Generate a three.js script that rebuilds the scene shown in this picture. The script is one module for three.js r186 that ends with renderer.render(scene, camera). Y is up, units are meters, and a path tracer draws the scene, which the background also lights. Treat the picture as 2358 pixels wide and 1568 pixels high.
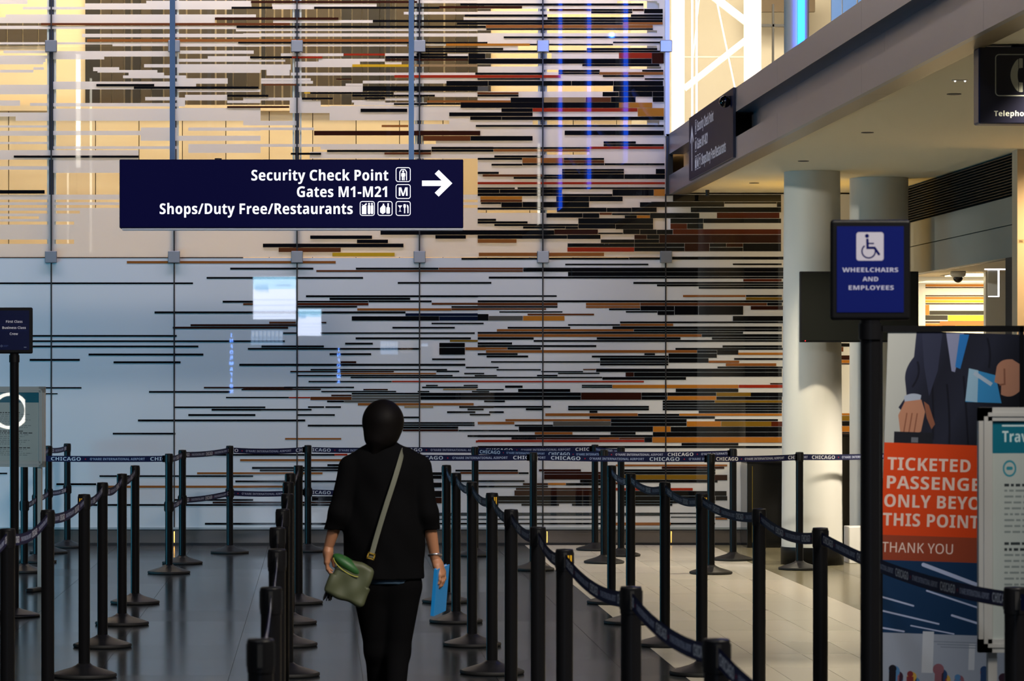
import * as THREE from 'three';
import { RoundedBoxGeometry } from 'three/addons/geometries/RoundedBoxGeometry.js';
import { mergeGeometries } from 'three/addons/utils/BufferGeometryUtils.js';
import { RectAreaLightUniformsLib } from 'three/addons/lights/RectAreaLightUniformsLib.js';

// ---------------------------------------------------------------- camera, lights of the hall, exposure
const scene = new THREE.Scene();
scene.background = new THREE.Color(0x000000);
const EYE = 1.64, F = 7600, PX = 735, PY = 867;          // eye height, focal length in pixels, vanishing point of the hall
const camera = new THREE.PerspectiveCamera(2 * Math.atan(PY / F) * 180 / Math.PI, 3246 / 1734, 0.5, 200);
camera.position.set(0, EYE, 0);
camera.lookAt(0, EYE, -10);
camera.setViewOffset(3246, 1734, 1623 - PX, 867 - PY, 2358, 1568);
camera.focus = 25; camera.userData.fStop = 8;
camera.updateProjectionMatrix();
const renderer = new THREE.WebGLRenderer({ antialias: true });
renderer.toneMapping = THREE.LinearToneMapping;
renderer.toneMappingExposure = 1.0;
renderer.shadowMap.enabled = true;
RectAreaLightUniformsLib.init();

// ---------------------------------------------------------------- helpers
let seed = 7;
const rnd = () => { seed = (seed * 1664525 + 1013904223) % 4294967296; return seed / 4294967296; };
const rr = (a, b) => a + (b - a) * rnd();
const V = (x, y, z) => new THREE.Vector3(x, y, z);
const taken = new Map();
function numbered(n) { const k = taken.get(n) || 0; taken.set(n, k + 1); return k ? n + '_' + String(k).padStart(3, '0') : n; }
// a point seen at (x, y) of the photograph, at the depth where a metre spans s pixels
const at = (x, y, s) => V((x - PX) / s, EYE - (y - PY) / s, -F / s);
const lx = (x, s) => (x - PX) / s, ly = (y, s) => EYE - (y - PY) / s, lz = s => -F / s;

function mat(o) { return new THREE.MeshPhysicalMaterial(o); }
const C = (r, g, b) => new THREE.Color().setRGB(r, g, b);
function mesh(name, geo, m, parent) {
  const o = new THREE.Mesh(geo, m); o.castShadow = o.receiveShadow = true;
  o.name = parent ? name : numbered(name);
  (parent || scene).add(o); return o;
}
function tag(o, label, category, group, kind) {
  if (label) o.userData.label = label;
  if (category) o.userData.category = category;
  if (group) o.userData.group = group;
  if (kind) o.userData.kind = kind;
  return o;
}
function thing(name, label, category, p = [0, 0, 0], turn = 0, group) {
  const g = new THREE.Group(); g.name = numbered(name); scene.add(g);
  g.position.set(...p); g.rotation.y = turn;
  return tag(g, label, category, group);
}
const bx = (w, h, d, x = 0, y = 0, z = 0) => new THREE.BoxGeometry(w, h, d).translate(x, y, z);
const bxm = (x0, x1, y0, y1, z0, z1) => bx(x1 - x0, y1 - y0, z1 - z0, (x0 + x1) / 2, (y0 + y1) / 2, (z0 + z1) / 2);
const rbx = (w, h, d, r, x = 0, y = 0, z = 0, seg = 2) => new RoundedBoxGeometry(w, h, d, seg, Math.min(r, w / 2.01, h / 2.01, d / 2.01)).translate(x, y, z);
const cyl = (r0, r1, h, n = 24, x = 0, y = 0, z = 0) => new THREE.CylinderGeometry(r1, r0, h, n).translate(x, y + h / 2, z);
const lathe = (pts, n = 32) => new THREE.LatheGeometry(pts.map(p => new THREE.Vector2(...p)), n);
function merge(list) { return mergeGeometries(list.map(g => { const k = g.index ? g.toNonIndexed() : g; for (const a of Object.keys(k.attributes)) if (!['position', 'normal', 'uv'].includes(a)) k.deleteAttribute(a); return k; })); }
function bar(a, b, r, n = 12) { const d = b.clone().sub(a), g = new THREE.CylinderGeometry(r, r, d.length(), n); g.applyQuaternion(new THREE.Quaternion().setFromUnitVectors(V(0, 1, 0), d.clone().normalize())); const c = a.clone().add(b).multiplyScalar(.5); return g.translate(c.x, c.y, c.z); }
function flatBar(a, b, w, d) { const v = b.clone().sub(a), g = new THREE.BoxGeometry(w, v.length(), d); g.applyQuaternion(new THREE.Quaternion().setFromUnitVectors(V(0, 1, 0), v.clone().normalize())); const c = a.clone().add(b).multiplyScalar(.5); return g.translate(c.x, c.y, c.z); }
function canvas(w, h, draw) {
  const c = document.createElement('canvas'); c.width = w; c.height = h; const g = c.getContext('2d'); draw(g, w, h);
  const t = new THREE.CanvasTexture(c); t.colorSpace = THREE.SRGBColorSpace; t.magFilter = THREE.LinearFilter; t.anisotropy = 8; return t;
}
function noiseTex(w, h, f, repeat) {
  const d = new Uint8Array(w * h * 4);
  for (let y = 0; y < h; y++) for (let x = 0; x < w; x++) { const v = Math.max(0, Math.min(255, f(x, y) * 255)); const k = (y * w + x) * 4; d[k] = d[k + 1] = d[k + 2] = v; d[k + 3] = 255; }
  const t = new THREE.DataTexture(d, w, h); t.magFilter = THREE.LinearFilter; t.minFilter = THREE.LinearFilter; t.wrapS = t.wrapT = THREE.RepeatWrapping; if (repeat) t.repeat.set(...repeat); t.needsUpdate = true; return t;
}
const face = (w, h) => new THREE.PlaneGeometry(w, h);
// a lamp: housing, glowing diffuser and the light itself just in front of it
function panelLamp(name, label, w, h, pos, target, color, power, glow, group, parent) {
  const t = parent ? new THREE.Group() : thing(name, label, 'lamp', pos, 0, group); if (parent) { t.name = name; t.position.set(...pos); parent.add(t); }
  const look = new THREE.Object3D(); const l = new THREE.RectAreaLight(color, power, w, h);
  l.position.set(...pos); l.lookAt(...target);
  t.quaternion.copy(l.quaternion);
  l.position.set(0, 0, -.012); l.quaternion.identity(); l.castShadow = true;
  mesh('housing', bx(w + .08, h + .08, .08, 0, 0, .05), M.darkMetal, t);
  mesh('diffuser_light', bx(w, h, .01, 0, 0, .004), mat({ color: 0xffffff, emissive: color, emissiveIntensity: glow, roughness: .6 }), t);
  t.add(l); return t;
}

// ---------------------------------------------------------------- materials
const M = {
  darkMetal: mat({ color: C(.03, .03, .032), roughness: .5, metalness: .3 }),
  black: mat({ color: C(.006, .006, .007), roughness: .4, specularIntensity: .4 }),
  rubber: mat({ color: C(.01, .01, .01), roughness: .7 }),
  postBlack: mat({ color: C(.007, .007, .008), roughness: .3, specularIntensity: .3 }),
  baseBlack: mat({ color: C(.012, .012, .014), roughness: .38, specularIntensity: .4 }),
  frost: mat({ color: C(.72, .72, .74), roughness: .6, specularIntensity: 0, clearcoat: 1, clearcoatRoughness: .01 }),
  frostFilm: mat({ color: C(.80, .79, .79), roughness: 1, transmission: .5, thickness: 0, clearcoat: 1, clearcoatRoughness: .01, side: THREE.DoubleSide }),
  pane: mat({ color: C(.95, .98, .97), roughness: 0, transmission: 1, thickness: 0, ior: 1.5 }),
  steel: mat({ color: C(.52, .52, .55), roughness: .3, metalness: 1 }),
  clip: mat({ color: C(.26, .28, .33), roughness: .4, metalness: .9 }),
  white: mat({ color: C(.78, .77, .75), roughness: .5 }),
  cream: mat({ color: C(.74, .68, .56), roughness: .7 }),
  plaster: mat({ color: C(.80, .76, .62), roughness: .85 }),
  hallWall: mat({ color: C(.03, .03, .034), roughness: .85, specularIntensity: .3 }),
  seal: mat({ color: C(.006, .006, .009), roughness: .5 }),
};

// ---------------------------------------------------------------- unseen hall lamps
const hallWarm = C(.95, .86, 1);
const lampSpots = [[-4.4, -30.4], [-1.2, -30.4], [1.9, -30.4]];
lampSpots.forEach(([x, z], i) => panelLamp('unseen_washer_lamp', ['leftmost', 'middle', 'rightmost'][i] + ' unseen panel lamp placed above the striped glass wall to light it', 2.6, .7, [x, 7.0, z], [x, 3.8, -32.1], hallWarm, 11.5, 2, 'unseen lamps above the glass wall'));  // unseen lamps above the view, placed to brighten the upper glass
panelLamp('unseen_blue_lamp', 'long unseen blue lamp low at the left, placed to light the glass wall', 5.2, 1.1, [-7.0, .7, -26.6], [.5, .4, -32.1], C(.10, .64, .98), 9, 1);  // unseen blue source, placed to tint the lower left glass
[[5.4, 8.8, -6.5], [-2.4, 9.6, -2.5]].forEach(([x, y, z], i) => panelLamp('unseen_hall_lamp', ['right', 'left'][i] + ' unseen hall lamp above the camera, placed to light the foreground', 2.2, 1.4, [x, y, z], i ? [x * .6, 1.0, -12.5] : [2.4, 1.2, -11.6], i ? C(.84, .92, 1) : C(1, .90, .78), i ? 36 : 140, 2, 'unseen lamps above the camera'));  // unseen lamps that light the near signs, belts and poster
{ // unseen lamp at left, placed to light the columns and canopy wall
  const t = thing('unseen_hall_projector', 'unseen white projector lamp at left, placed to light the round columns', 'lamp', [-6.9, 4.2, -19.5]), d = V(4.7 + 6.9, 1.9 - 4.2, -29.6 + 19.5);
  mesh('can', bar(d.clone().normalize().multiplyScalar(-.05), d.clone().normalize().multiplyScalar(-.5), .25, 24), M.darkMetal, t);
  mesh('lens_light', new THREE.SphereGeometry(.24, 24, 16), mat({ color: 0xffffff, emissive: C(1, .98, .86), emissiveIntensity: 3 }), t);
  mesh('mast', cyl(.05, .05, 4.15, 16, -.2, -4.2, .18), M.darkMetal, t); mesh('foot', cyl(.35, .32, .03, 28, -.2, -4.2, .18), M.darkMetal, t);
  const l = new THREE.SpotLight(C(1, .98, .86), 175, 0, .19, .8, 2); l.shadow.radius = 12; l.castShadow = true; l.target.position.copy(d); t.add(l, l.target);
}

// ---------------------------------------------------------------- the striped glass wall
const SW = 236.6, ZW = -F / SW;                       // pixels per metre and place of its face
const JOINTS = [-448, -165, 118, 401, 684, 966, 1250, 1533];
const ROW1 = 592, ROW2 = 107, GLASS_FOOT = 1214, CANOPY_Y = 447;
const REG = { a: [0, 0, 3.92], b: [560, 0, 3.92], c: [1100, 0, 3.92], d: [0, 350, 3.92], e: [560, 350, 3.92], f: [1100, 350, 3.92], g: [1500, 350, 3.92], h: [1800, 350, 3.92], i: [0, 650, 3.92], j: [560, 700, 3.92], k: [1100, 700, 3.92], l: [1600, 700, 3.92], m: [1000, 1000, 5.85], n: [1360, 1000, 5.85], o: [400, 1000, 5.85], p: [0, 980, 3.93] };
const rects = (s) => s.trim().split(/\s+/).map(t => { const [r, rest] = [t[0], t.slice(1)]; const p = rest.split(','); const [ox, oy, k] = REG[r]; return { x0: ox + p[0] / k, x1: ox + p[1] / k, y0: oy + p[2] / k, y1: oy + p[3] / k, c: p[4] }; });
// frosted bands on the clear upper left glazing
const FROST = rects(`
a205,765,60,85 a765,1600,30,85 a1320,1600,5,30 a50,1600,130,158 a0,1600,155,207 a0,1600,232,260 a740,1600,303,335 a0,1600,380,400 a1015,1600,400,415
a30,440,455,480 a0,440,500,530 a0,410,530,560 a0,390,560,580 a480,1600,460,510 a480,940,510,535 a300,395,605,630 a0,300,630,655 a1300,1600,578,608 a840,1075,605,640 a880,1420,632,655 a1160,1480,655,680 a1110,1600,680,705
a480,1600,735,805 a0,440,765,850 a1310,1600,875,905 a480,1600,930,960 a0,180,905,955 a270,440,930,955 a480,1600,980,1090 a0,440,1015,1050 a140,440,1050,1090 a0,440,1130,1150 a860,1270,1180,1220 a1270,1600,1150,1270 a0,440,1180,1225 a480,860,1180,1220
a0,440,1280,1300 a480,1600,1320,1345 a0,1250,1355,1440 a0,440,1500,1530 a480,1100,1440,1560
a1600,2270,5,60 a1600,2090,60,85 a1600,2310,130,155 a1600,1940,155,205 a1600,2352,232,260 a2130,2352,260,283 a1600,2352,303,335 a1600,2352,378,420 a1620,2290,455,485 a1875,2260,505,530 a1600,2352,530,557 a1600,2352,578,657 a1600,1680,680,705 a1600,2055,705,755 a1600,1770,755,780 a1600,2352,805,830 a1670,2050,855,905 a1600,1670,880,960 a2050,2352,905,930
a1600,2352,975,1090 a1700,2352,1150,1180 a1600,2352,1225,1270 a1700,2352,1300,1380
b0,70,5,40 b260,1205,30,58 b265,640,58,82 b1560,2352,0,28 b1450,2352,105,130 b1990,2352,150,178 b0,115,130,155 b270,1170,180,205 b0,2190,255,278 b0,2352,300,330 b0,1480,395,418 b1640,1830,392,412 b0,95,455,480 b340,905,480,505 b1280,1565,480,505 b1845,2035,480,505 b680,1280,530,555 b0,380,535,555 b470,1055,555,580 b1280,1430,555,580
b0,430,580,630 b470,990,580,605 b210,420,630,680 b430,2352,655,680 b160,610,705,728 b160,630,730,755 b1080,1840,728,752 b925,1080,752,775 b500,1080,777,830 b1550,2120,700,730 b1360,2115,830,852 b1730,2115,852,875 b0,620,880,905 b1280,1560,880,905 b980,1280,903,925 b1000,1660,925,950 b420,700,905,960 b780,1860,955,1085 b420,780,960,1020 b1860,2352,955,1180
b0,480,1090,1130 b1500,1860,1120,1160 b0,640,1150,1175 b1500,2150,1150,1178 b1740,2352,1225,1300 b0,1500,1300,1325 b700,1500,1325,1350 b600,2352,1370,1430 b1500,2352,1300,1430
d0,4316,385,430 d0,4316,452,478 d0,4316,503,530 d0,4316,555,580 d0,4316,603,628 d0,4316,655,790 d668,4316,580,840 d350,4316,578,603 d720,4316,628,655 d720,4316,530,555 d435,490,430,830 d0,4316,830,952`);
// clear gaps in frosted glass right of that; one stands for a reflection
const CLEAR = rects(`
c0,645,78,100 c630,1380,128,152 c0,1620,272,298 c365,1620,412,432 c365,985,432,452 c70,668,480,525 c0,550,580,600 c1370,1655,600,622 c600,730,630,650 c95,1222,775,825 c497,1640,1085,1123 c600,1010,1372,1395 c0,60,35,52 c1260,1620,8,28 c1500,1640,28,75 f0,710,525,548`);
const STRIPS = rects(`
a370,2615,207,230,B a785,3695,352,378,N a2090,2460,60,80,K a1940,3055,157,180,D a2135,4385,232,252,K a2150,4400,378,393,K a870,1392,757,780,K a1208,2332,780,803,K a2050,2423,855,877,K a2050,2610,957,975,D a125,1252,1403,1424,K
b70,1570,8,28,D b640,1770,60,80,K b1770,2517,55,76,D b1960,3612,30,50,K b2000,2742,130,150,K b1170,3785,182,199,K b1930,3427,204,220,K b2192,3697,228,253,N b2195,3697,256,270,K b1830,2587,392,415,O b1640,2347,432,450,K b1640,3100,455,472,K b908,1278,483,502,R b62,440,508,527,K b440,715,508,527,R b1565,1840,483,500,K b1285,2030,507,528,K b2035,2185,482,528,K b1285,1430,532,548,D b1435,2030,532,548,D b2035,3685,532,573,K b985,1510,580,605,Y b1510,2115,580,603,T b2095,2700,655,672,K b1365,2865,680,703,R b2115,2680,706,720,K b840,980,708,723,D b180,480,757,773,B
b1835,2210,730,773,K b2213,2962,730,773,K b2965,3340,730,773,K b3344,3790,730,773,K b1080,2210,780,822,K b605,980,832,850,K b550,605,832,845,Y b985,1355,832,850,K b985,1355,854,873,K b1360,1730,855,873,K b2115,2485,855,872,K b2115,2485,832,850,B b530,810,880,900,K b1098,1280,880,898,K b1660,2413,905,926,N b1360,1960,930,947,K b1963,3465,930,972,K b1060,1480,980,1012,K b1860,2612,1015,1046,K b2050,2330,1055,1083,K b2335,3795,1055,1083,K b1250,1490,1127,1148,N b2100,3795,1127,1145,K b640,2140,1180,1223,D b1625,2050,1225,1272,B b2053,2612,1227,1270,K b1700,2258,1325,1345,K b1700,2258,1350,1370,K b757,1697,1352,1372,K b430,703,1378,1398,K b1275,1695,1375,1395,B
c145,1010,1347,1368,N c1013,1680,1325,1345,R c0,1010,1327,1343,K c645,1020,80,98,D c1025,1395,80,98,K c1025,1395,102,120,K c1398,1500,80,98,D c1503,1670,80,120,K c1383,1670,130,150,K c630,1670,157,173,K c1313,1670,200,222,N c235,1670,328,345,K c1222,1670,375,390,K c470,1220,395,408,K c985,1620,433,452,K c985,1660,457,472,K c1275,1572,477,525,R c1575,1680,477,573,D c945,1640,580,598,K c730,1100,630,648,K c730,1098,655,670,K c1100,1675,652,672,N c1485,1675,630,645,K c1130,1500,680,695,K c1508,1680,705,720,K
c1225,1680,778,822,K c0,95,780,822,G c1128,1272,830,870,K c1275,1575,828,870,K c1580,1680,828,870,K c298,595,880,922,K c600,972,878,926,T c975,1200,878,922,B c1203,1425,878,920,K c1580,1680,877,920,K c1275,1575,927,972,O c215,495,978,1010,K c497,1442,975,1008,R c1445,1680,975,1048,O c785,1680,1178,1220,K c1137,1427,1275,1297,K c1137,1680,1300,1317,K c405,775,1425,1470,N c778,1140,1425,1443,K c778,1140,1447,1470,B c405,1140,1475,1492,K c1148,1685,1473,1492,K c150,580,1402,1418,K c0,400,1427,1443,K c125,402,1477,1495,K
f762,1320,152,170,K f762,1320,175,195,K f762,1320,200,243,K f1608,1690,152,195,K f1325,1690,203,243,K f0,190,178,197,K f45,597,203,220,B f325,757,228,243,K f600,757,203,220,K f0,1690,270,292,R f0,335,320,333,K f360,1690,318,333,K f0,195,340,370,K f199,760,340,370,K f0,760,375,395,K f765,1215,378,395,K f1218,1587,338,395,K f1590,1690,335,397,O f25,400,402,428,O f25,400,430,450,B f30,211,455,470,K f214,400,455,498,K f408,1005,453,498,K f710,1005,403,445,K f1009,1308,403,445,K f1465,1690,453,495,K f0,590,503,520,K f715,1162,503,542,K f1166,1387,503,542,K f1391,1615,503,542,K f620,945,552,592,K f950,1097,552,592,K f1100,1210,548,568,B f1213,1555,552,568,K f1328,1434,573,597,K f1438,1553,573,597,O f1558,2000,550,597,K f0,165,602,620,K f0,450,627,643,K f150,905,652,667,K f909,1583,601,645,K f910,1242,652,692,K f1246,1583,652,692,K f410,789,672,692,K f793,905,672,692,K f0,690,705,745,K f692,1085,701,743,D f1088,1310,727,742,K f1314,1462,701,742,K f1466,1614,701,742,K f1618,1758,701,742,K
f0,805,752,783,K f812,1108,748,785,K f1112,1412,789,820,K f1415,1525,748,785,D f1529,1637,748,785,K f812,1412,825,857,K f1416,1637,791,820,K f0,350,787,820,N f810,1412,861,900,R f1415,1865,825,858,K f1415,1865,862,897,K f10,1140,908,940,N f0,1363,953,972,K f1367,2900,950,972,K f790,1540,1007,1023,K f0,408,1043,1062,B f0,408,1066,1083,B f412,2940,1043,1080,K f815,2940,1085,1120,K f100,2940,1125,1142,K f1405,2940,1172,1190,K f1618,2940,1195,1212,K f1995,2940,1217,1236,K f0,713,1292,1308,K f0,2940,1338,1356,K f0,720,1360,1387,B f977,1465,1361,1387,N f977,1465,1390,1408,N f1468,2610,1360,1386,B f0,720,1390,1405,K f0,617,1410,1425,B f1185,1467,1412,1428,K f1337,1620,1435,1450,K f1471,1773,1390,1430,K f1777,1992,1390,1470,K f1624,1773,1435,1472,K f1996,2396,1390,1470,K f195,765,1437,1450,K f450,1050,1458,1475,B f100,405,1479,1522,G f410,783,1479,1523,O f0,97,1462,1522,V f815,1283,1553,1568,K f1290,2940,1530,1545,K f1287,1755,1549,1568,N
g195,1170,385,445,K g0,656,450,495,K g1133,1170,450,495,K g660,1130,450,467,K g356,1170,501,543,K g592,1155,548,597,E g172,467,600,643,K g470,1170,602,642,K g172,320,646,695,E g323,467,647,692,K g197,1170,699,743,E g72,1170,748,820,D g300,522,824,897,D g526,674,824,858,K g678,824,824,858,D g526,824,862,897,K g829,1170,824,897,K g735,1175,1005,1022,K g829,1175,1147,1169,E g285,849,1290,1310,N g853,1178,1290,1307,K g853,1178,1312,1336,Q g1046,1178,1360,1386,K g901,1178,1390,1425,D g735,1178,1480,1525,K
h1298,2500,1193,1215,O h1298,2500,1218,1230,D h1298,2500,1291,1303,D h1298,2500,1308,1331,O h1298,2500,1336,1360,Y h1298,2500,1363,1376,D h1298,1331,1380,1470,O h1335,2500,1432,1468,K h1298,1497,1478,1517,K h1501,2500,1472,1522,Y h1298,2500,1527,1542,D h1298,1568,1548,1590,O h1572,2500,1548,1590,Y h1298,2500,1640,1660,D h1298,2500,1700,1730,K h1298,2500,1800,1830,O h1298,2500,1900,1915,K h1298,2500,2010,2060,K
i-600,1742,0,17,K i2010,2285,165,185,K i2195,2285,187,207,B i1395,3660,262,282,K i1720,2675,378,397,D i1560,2600,400,420,D i-500,1595,475,492,K i-300,2570,523,540,K i-700,1790,570,588,K i800,1835,642,662,K i268,720,690,710,K i1025,1630,712,732,K i2160,4200,735,755,K i-200,735,945,960,K i-400,520,1000,1012,K i1840,2640,943,958,D i2180,2640,962,975,K i1345,2080,980,998,K i2040,2400,1033,1047,K i1570,2352,1120,1137,K i1910,2352,1140,1160,K i1700,2305,1188,1208,K i1245,2755,1237,1257,K i1018,1583,1357,1375,K
d-300,403,343,377,K d1145,3030,983,1007,N d2078,2828,1043,1062,K d1865,3277,1127,1145,K
e605,1163,753,785,K e1027,1307,790,822,K e178,1447,828,860,K e320,880,865,903,B e805,1367,908,942,Y e1240,2117,705,745,K e1735,2010,752,783,K e1970,2120,955,973,K e1017,1762,1043,1060,K e1765,2117,1043,1062,B e660,2117,1067,1083,B e1395,2240,1172,1190,K e567,2117,1292,1308,K e780,1507,1317,1333,K e490,1128,1342,1358,K e490,1130,1362,1383,E e1131,1700,1342,1357,K e1702,2117,1360,1380,B e490,1028,1390,1405,K e1030,1878,1410,1433,N e1880,2117,1390,1405,K e1880,2117,1410,1430,B e980,1768,1482,1523,K e1465,2117,1455,1480,V e1770,2117,1485,1522,V e1700,2170,1540,1555,K
j235,475,158,178,B j0,475,185,210,D j705,750,160,175,D j1347,1910,205,222,K j360,480,255,270,K j695,2090,255,270,K j1015,2055,300,318,K j2290,2352,228,248,N j1865,2117,325,342,Q j920,1170,348,367,K j1770,2000,350,390,K j1770,2000,395,458,K j2005,2190,390,418,N j165,728,373,390,K j42,1600,398,413,K j780,1155,443,462,K j1705,2003,490,507,K j880,1020,515,535,D j608,1840,585,600,K j425,1360,603,617,D j880,1740,620,636,N j490,1890,639,653,K j970,2270,655,670,K j590,1340,693,707,K j1343,2117,692,707,R j370,1000,745,760,K j0,700,762,777,D j705,1380,783,797,K j980,1595,800,815,K j1575,1680,783,797,K j1600,2117,800,830,K j1600,2117,834,865,K j1085,1305,765,780,D j795,978,817,832,D j414,605,838,852,R j0,412,838,852,K j607,978,838,865,B j981,1598,820,840,G j981,1598,844,865,G j757,910,873,888,K j912,1600,870,888,G j1035,2080,895,917,N j585,730,922,938,K j742,882,922,938,K j0,200,922,938,K j1455,1715,920,938,T j0,617,945,962,K j0,108,993,1010,K j490,827,993,1010,K j1440,1590,1015,1032,K j583,1090,1088,1107,K j1440,2088,1065,1082,K j1440,2088,1085,1100,K j1440,1940,1105,1126,K j1440,1940,1130,1150,D j378,885,1208,1225,N j2025,2352,1182,1200,K j2100,2117,1230,1250,R j1945,2352,1135,1150,K
j1745,1950,600,615,K j1995,2175,620,635,K j2010,2305,565,580,K j2090,2290,640,653,K j1650,1757,728,742,K j1615,2117,745,760,K j1990,2117,728,742,K j1805,2105,762,778,T j2105,2352,766,780,K j2065,2220,783,797,K j2175,2270,870,887,K j1950,2260,920,938,K j2025,2170,943,960,K j1840,2095,967,985,K j2220,2352,967,985,K j2045,2230,990,1007,K
k815,1283,180,198,K k1287,1763,174,202,N k1285,2745,158,172,K k270,835,205,220,K k1217,2745,205,225,K k175,1406,229,248,N k1410,2745,229,248,K k0,2745,253,268,K k0,2020,272,297,N k2023,2745,272,297,K k0,505,300,322,K k1075,1830,301,321,K k2115,2745,301,321,K k505,2745,325,342,K k0,310,345,367,K k0,1070,370,388,K k2210,2745,372,390,K k1785,2745,398,412,K k270,570,392,412,K k0,265,392,412,N k75,1978,415,440,N k0,360,443,458,K k1505,1600,445,462,K k1981,2158,420,442,K k1722,2158,446,485,K k1030,1720,465,482,K k1105,1720,487,512,K k1105,1720,516,532,K k1105,1720,536,555,K k80,455,467,483,K k120,1103,515,530,K k2162,2352,415,458,K k2085,2315,510,532,N k1724,2083,490,530,K k2240,2352,535,560,N k170,570,587,600,K k1070,2745,583,612,K k575,950,604,615,K k952,1065,585,597,B k725,1100,620,632,K k535,720,638,653,K k0,1123,657,670,K k1335,1408,617,655,D k1411,2745,617,655,K k1126,1880,660,684,K k0,1500,693,708,R k247,405,735,757,K k940,1213,728,741,K k940,1213,745,757,K k1216,2352,728,758,O k365,835,766,795,K k1788,2352,767,795,K k0,930,798,830,K k0,930,834,865,K k935,1475,798,865,D k1479,1710,798,830,K k1479,1710,834,865,K k1713,2152,831,867,O k1713,2152,798,827,K k2155,2480,798,833,Q k2155,2745,837,865,K k2140,2430,868,892,Q k1670,2138,870,890,K k60,245,870,887,K k0,660,918,935,K k817,1545,918,937,K k817,1545,941,960,K k435,585,940,960,K k1670,2745,893,915,K k1670,2745,918,937,K k1670,2745,941,960,K k1010,1080,962,980,K k1995,2745,963,985,K k1820,2745,988,1010,O k610,1443,988,1012,N k1447,1818,990,1010,K k1010,2140,1014,1035,K k250,1200,1038,1058,N k0,330,1062,1087,N k1203,1885,1038,1068,K k1203,1885,1072,1100,K k682,1200,1062,1100,G k1888,2195,1058,1107,O k2198,2650,1060,1105,Q k335,678,1088,1103,K k100,368,1106,1150,K k372,1580,1106,1150,K k1585,1740,1106,1155,O k1743,2745,1110,1152,K k515,855,1156,1178,N k1200,1425,1156,1178,K k1582,2745,1158,1197,K k0,1580,1182,1197,K k305,528,1205,1223,K k530,1098,1206,1222,D k1101,1276,1203,1223,N k1279,1504,1205,1222,B k1506,1574,1203,1248,K k1577,2745,1202,1250,O k0,1504,1227,1248,R k1840,2352,1256,1276,K k0,2745,1281,1300,K
l345,795,107,150,K l505,795,20,55,D l435,795,250,272,W l205,388,396,460,K l391,795,438,460,O l391,795,400,435,K l125,400,508,530,N l280,735,534,560,N l355,795,487,505,K l205,795,565,580,K l680,795,712,725,D l398,795,729,757,R l505,795,798,835,K l470,795,868,892,Q l35,520,965,983,K l180,750,1038,1055,K l690,795,1060,1105,E
l1250,1520,353,384,K l1310,1340,388,430,B l1250,1520,463,500,D l1250,1520,507,532,O l1250,1520,536,545,D l1250,1520,985,1005,O l1250,1520,1008,1054,Q l1250,1520,1058,1100,K l1250,1520,1102,1153,O l1250,1520,1157,1300,K
m285,1125,475,500,K m350,1130,506,535,B m1135,1270,510,535,K m1410,1975,470,500,D m1480,2440,505,535,D m1480,2440,540,605,D m350,1215,618,640,K m1965,2440,615,650,K m1195,1530,655,685,D m1532,1770,653,685,O m1775,2440,656,690,K m350,1530,692,715,K m1100,2440,720,750,D m1080,2440,756,825,D m850,2440,832,893,K m850,2440,898,930,K m1175,1680,935,963,K m1855,2440,935,963,K m-300,4200,1055,1070,K m-300,3050,1077,1095,K m-300,2440,1135,1150,K m-300,2440,1190,1215,K m-100,100,510,550,K m-100,100,555,600,K m-100,100,650,715,K m-100,100,760,845,K m-100,100,850,930,D
n340,1840,405,430,N n960,1800,437,465,D n410,1680,470,500,K n410,1680,504,540,K n410,1660,545,610,Q n410,1710,613,650,K n1670,1840,545,620,D n330,400,645,675,B n410,1375,722,757,R n330,400,720,757,R n410,1830,765,828,K n410,1675,833,893,K n410,1675,898,930,K n410,1100,934,963,K n1690,1840,832,890,K n1080,1675,1108,1122,K n1680,1840,1105,1120,K n330,1080,1187,1228,N n1080,1675,1190,1215,K n1680,1840,1125,1150,N
o170,2165,262,290,K o2165,2340,260,288,R o895,2340,332,365,N o2070,3300,400,430,K o1055,3300,440,468,K o1160,3300,475,500,K o315,2005,510,540,N o-1000,1070,550,575,K o830,3300,620,647,K o-1000,1470,690,722,N o0,1070,870,897,K o525,3300,905,930,D o-1150,3300,940,965,K o420,3300,1190,1220,K o1860,3300,832,900,K p510,870,520,540,K p-900,65,425,440,K`);

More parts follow.
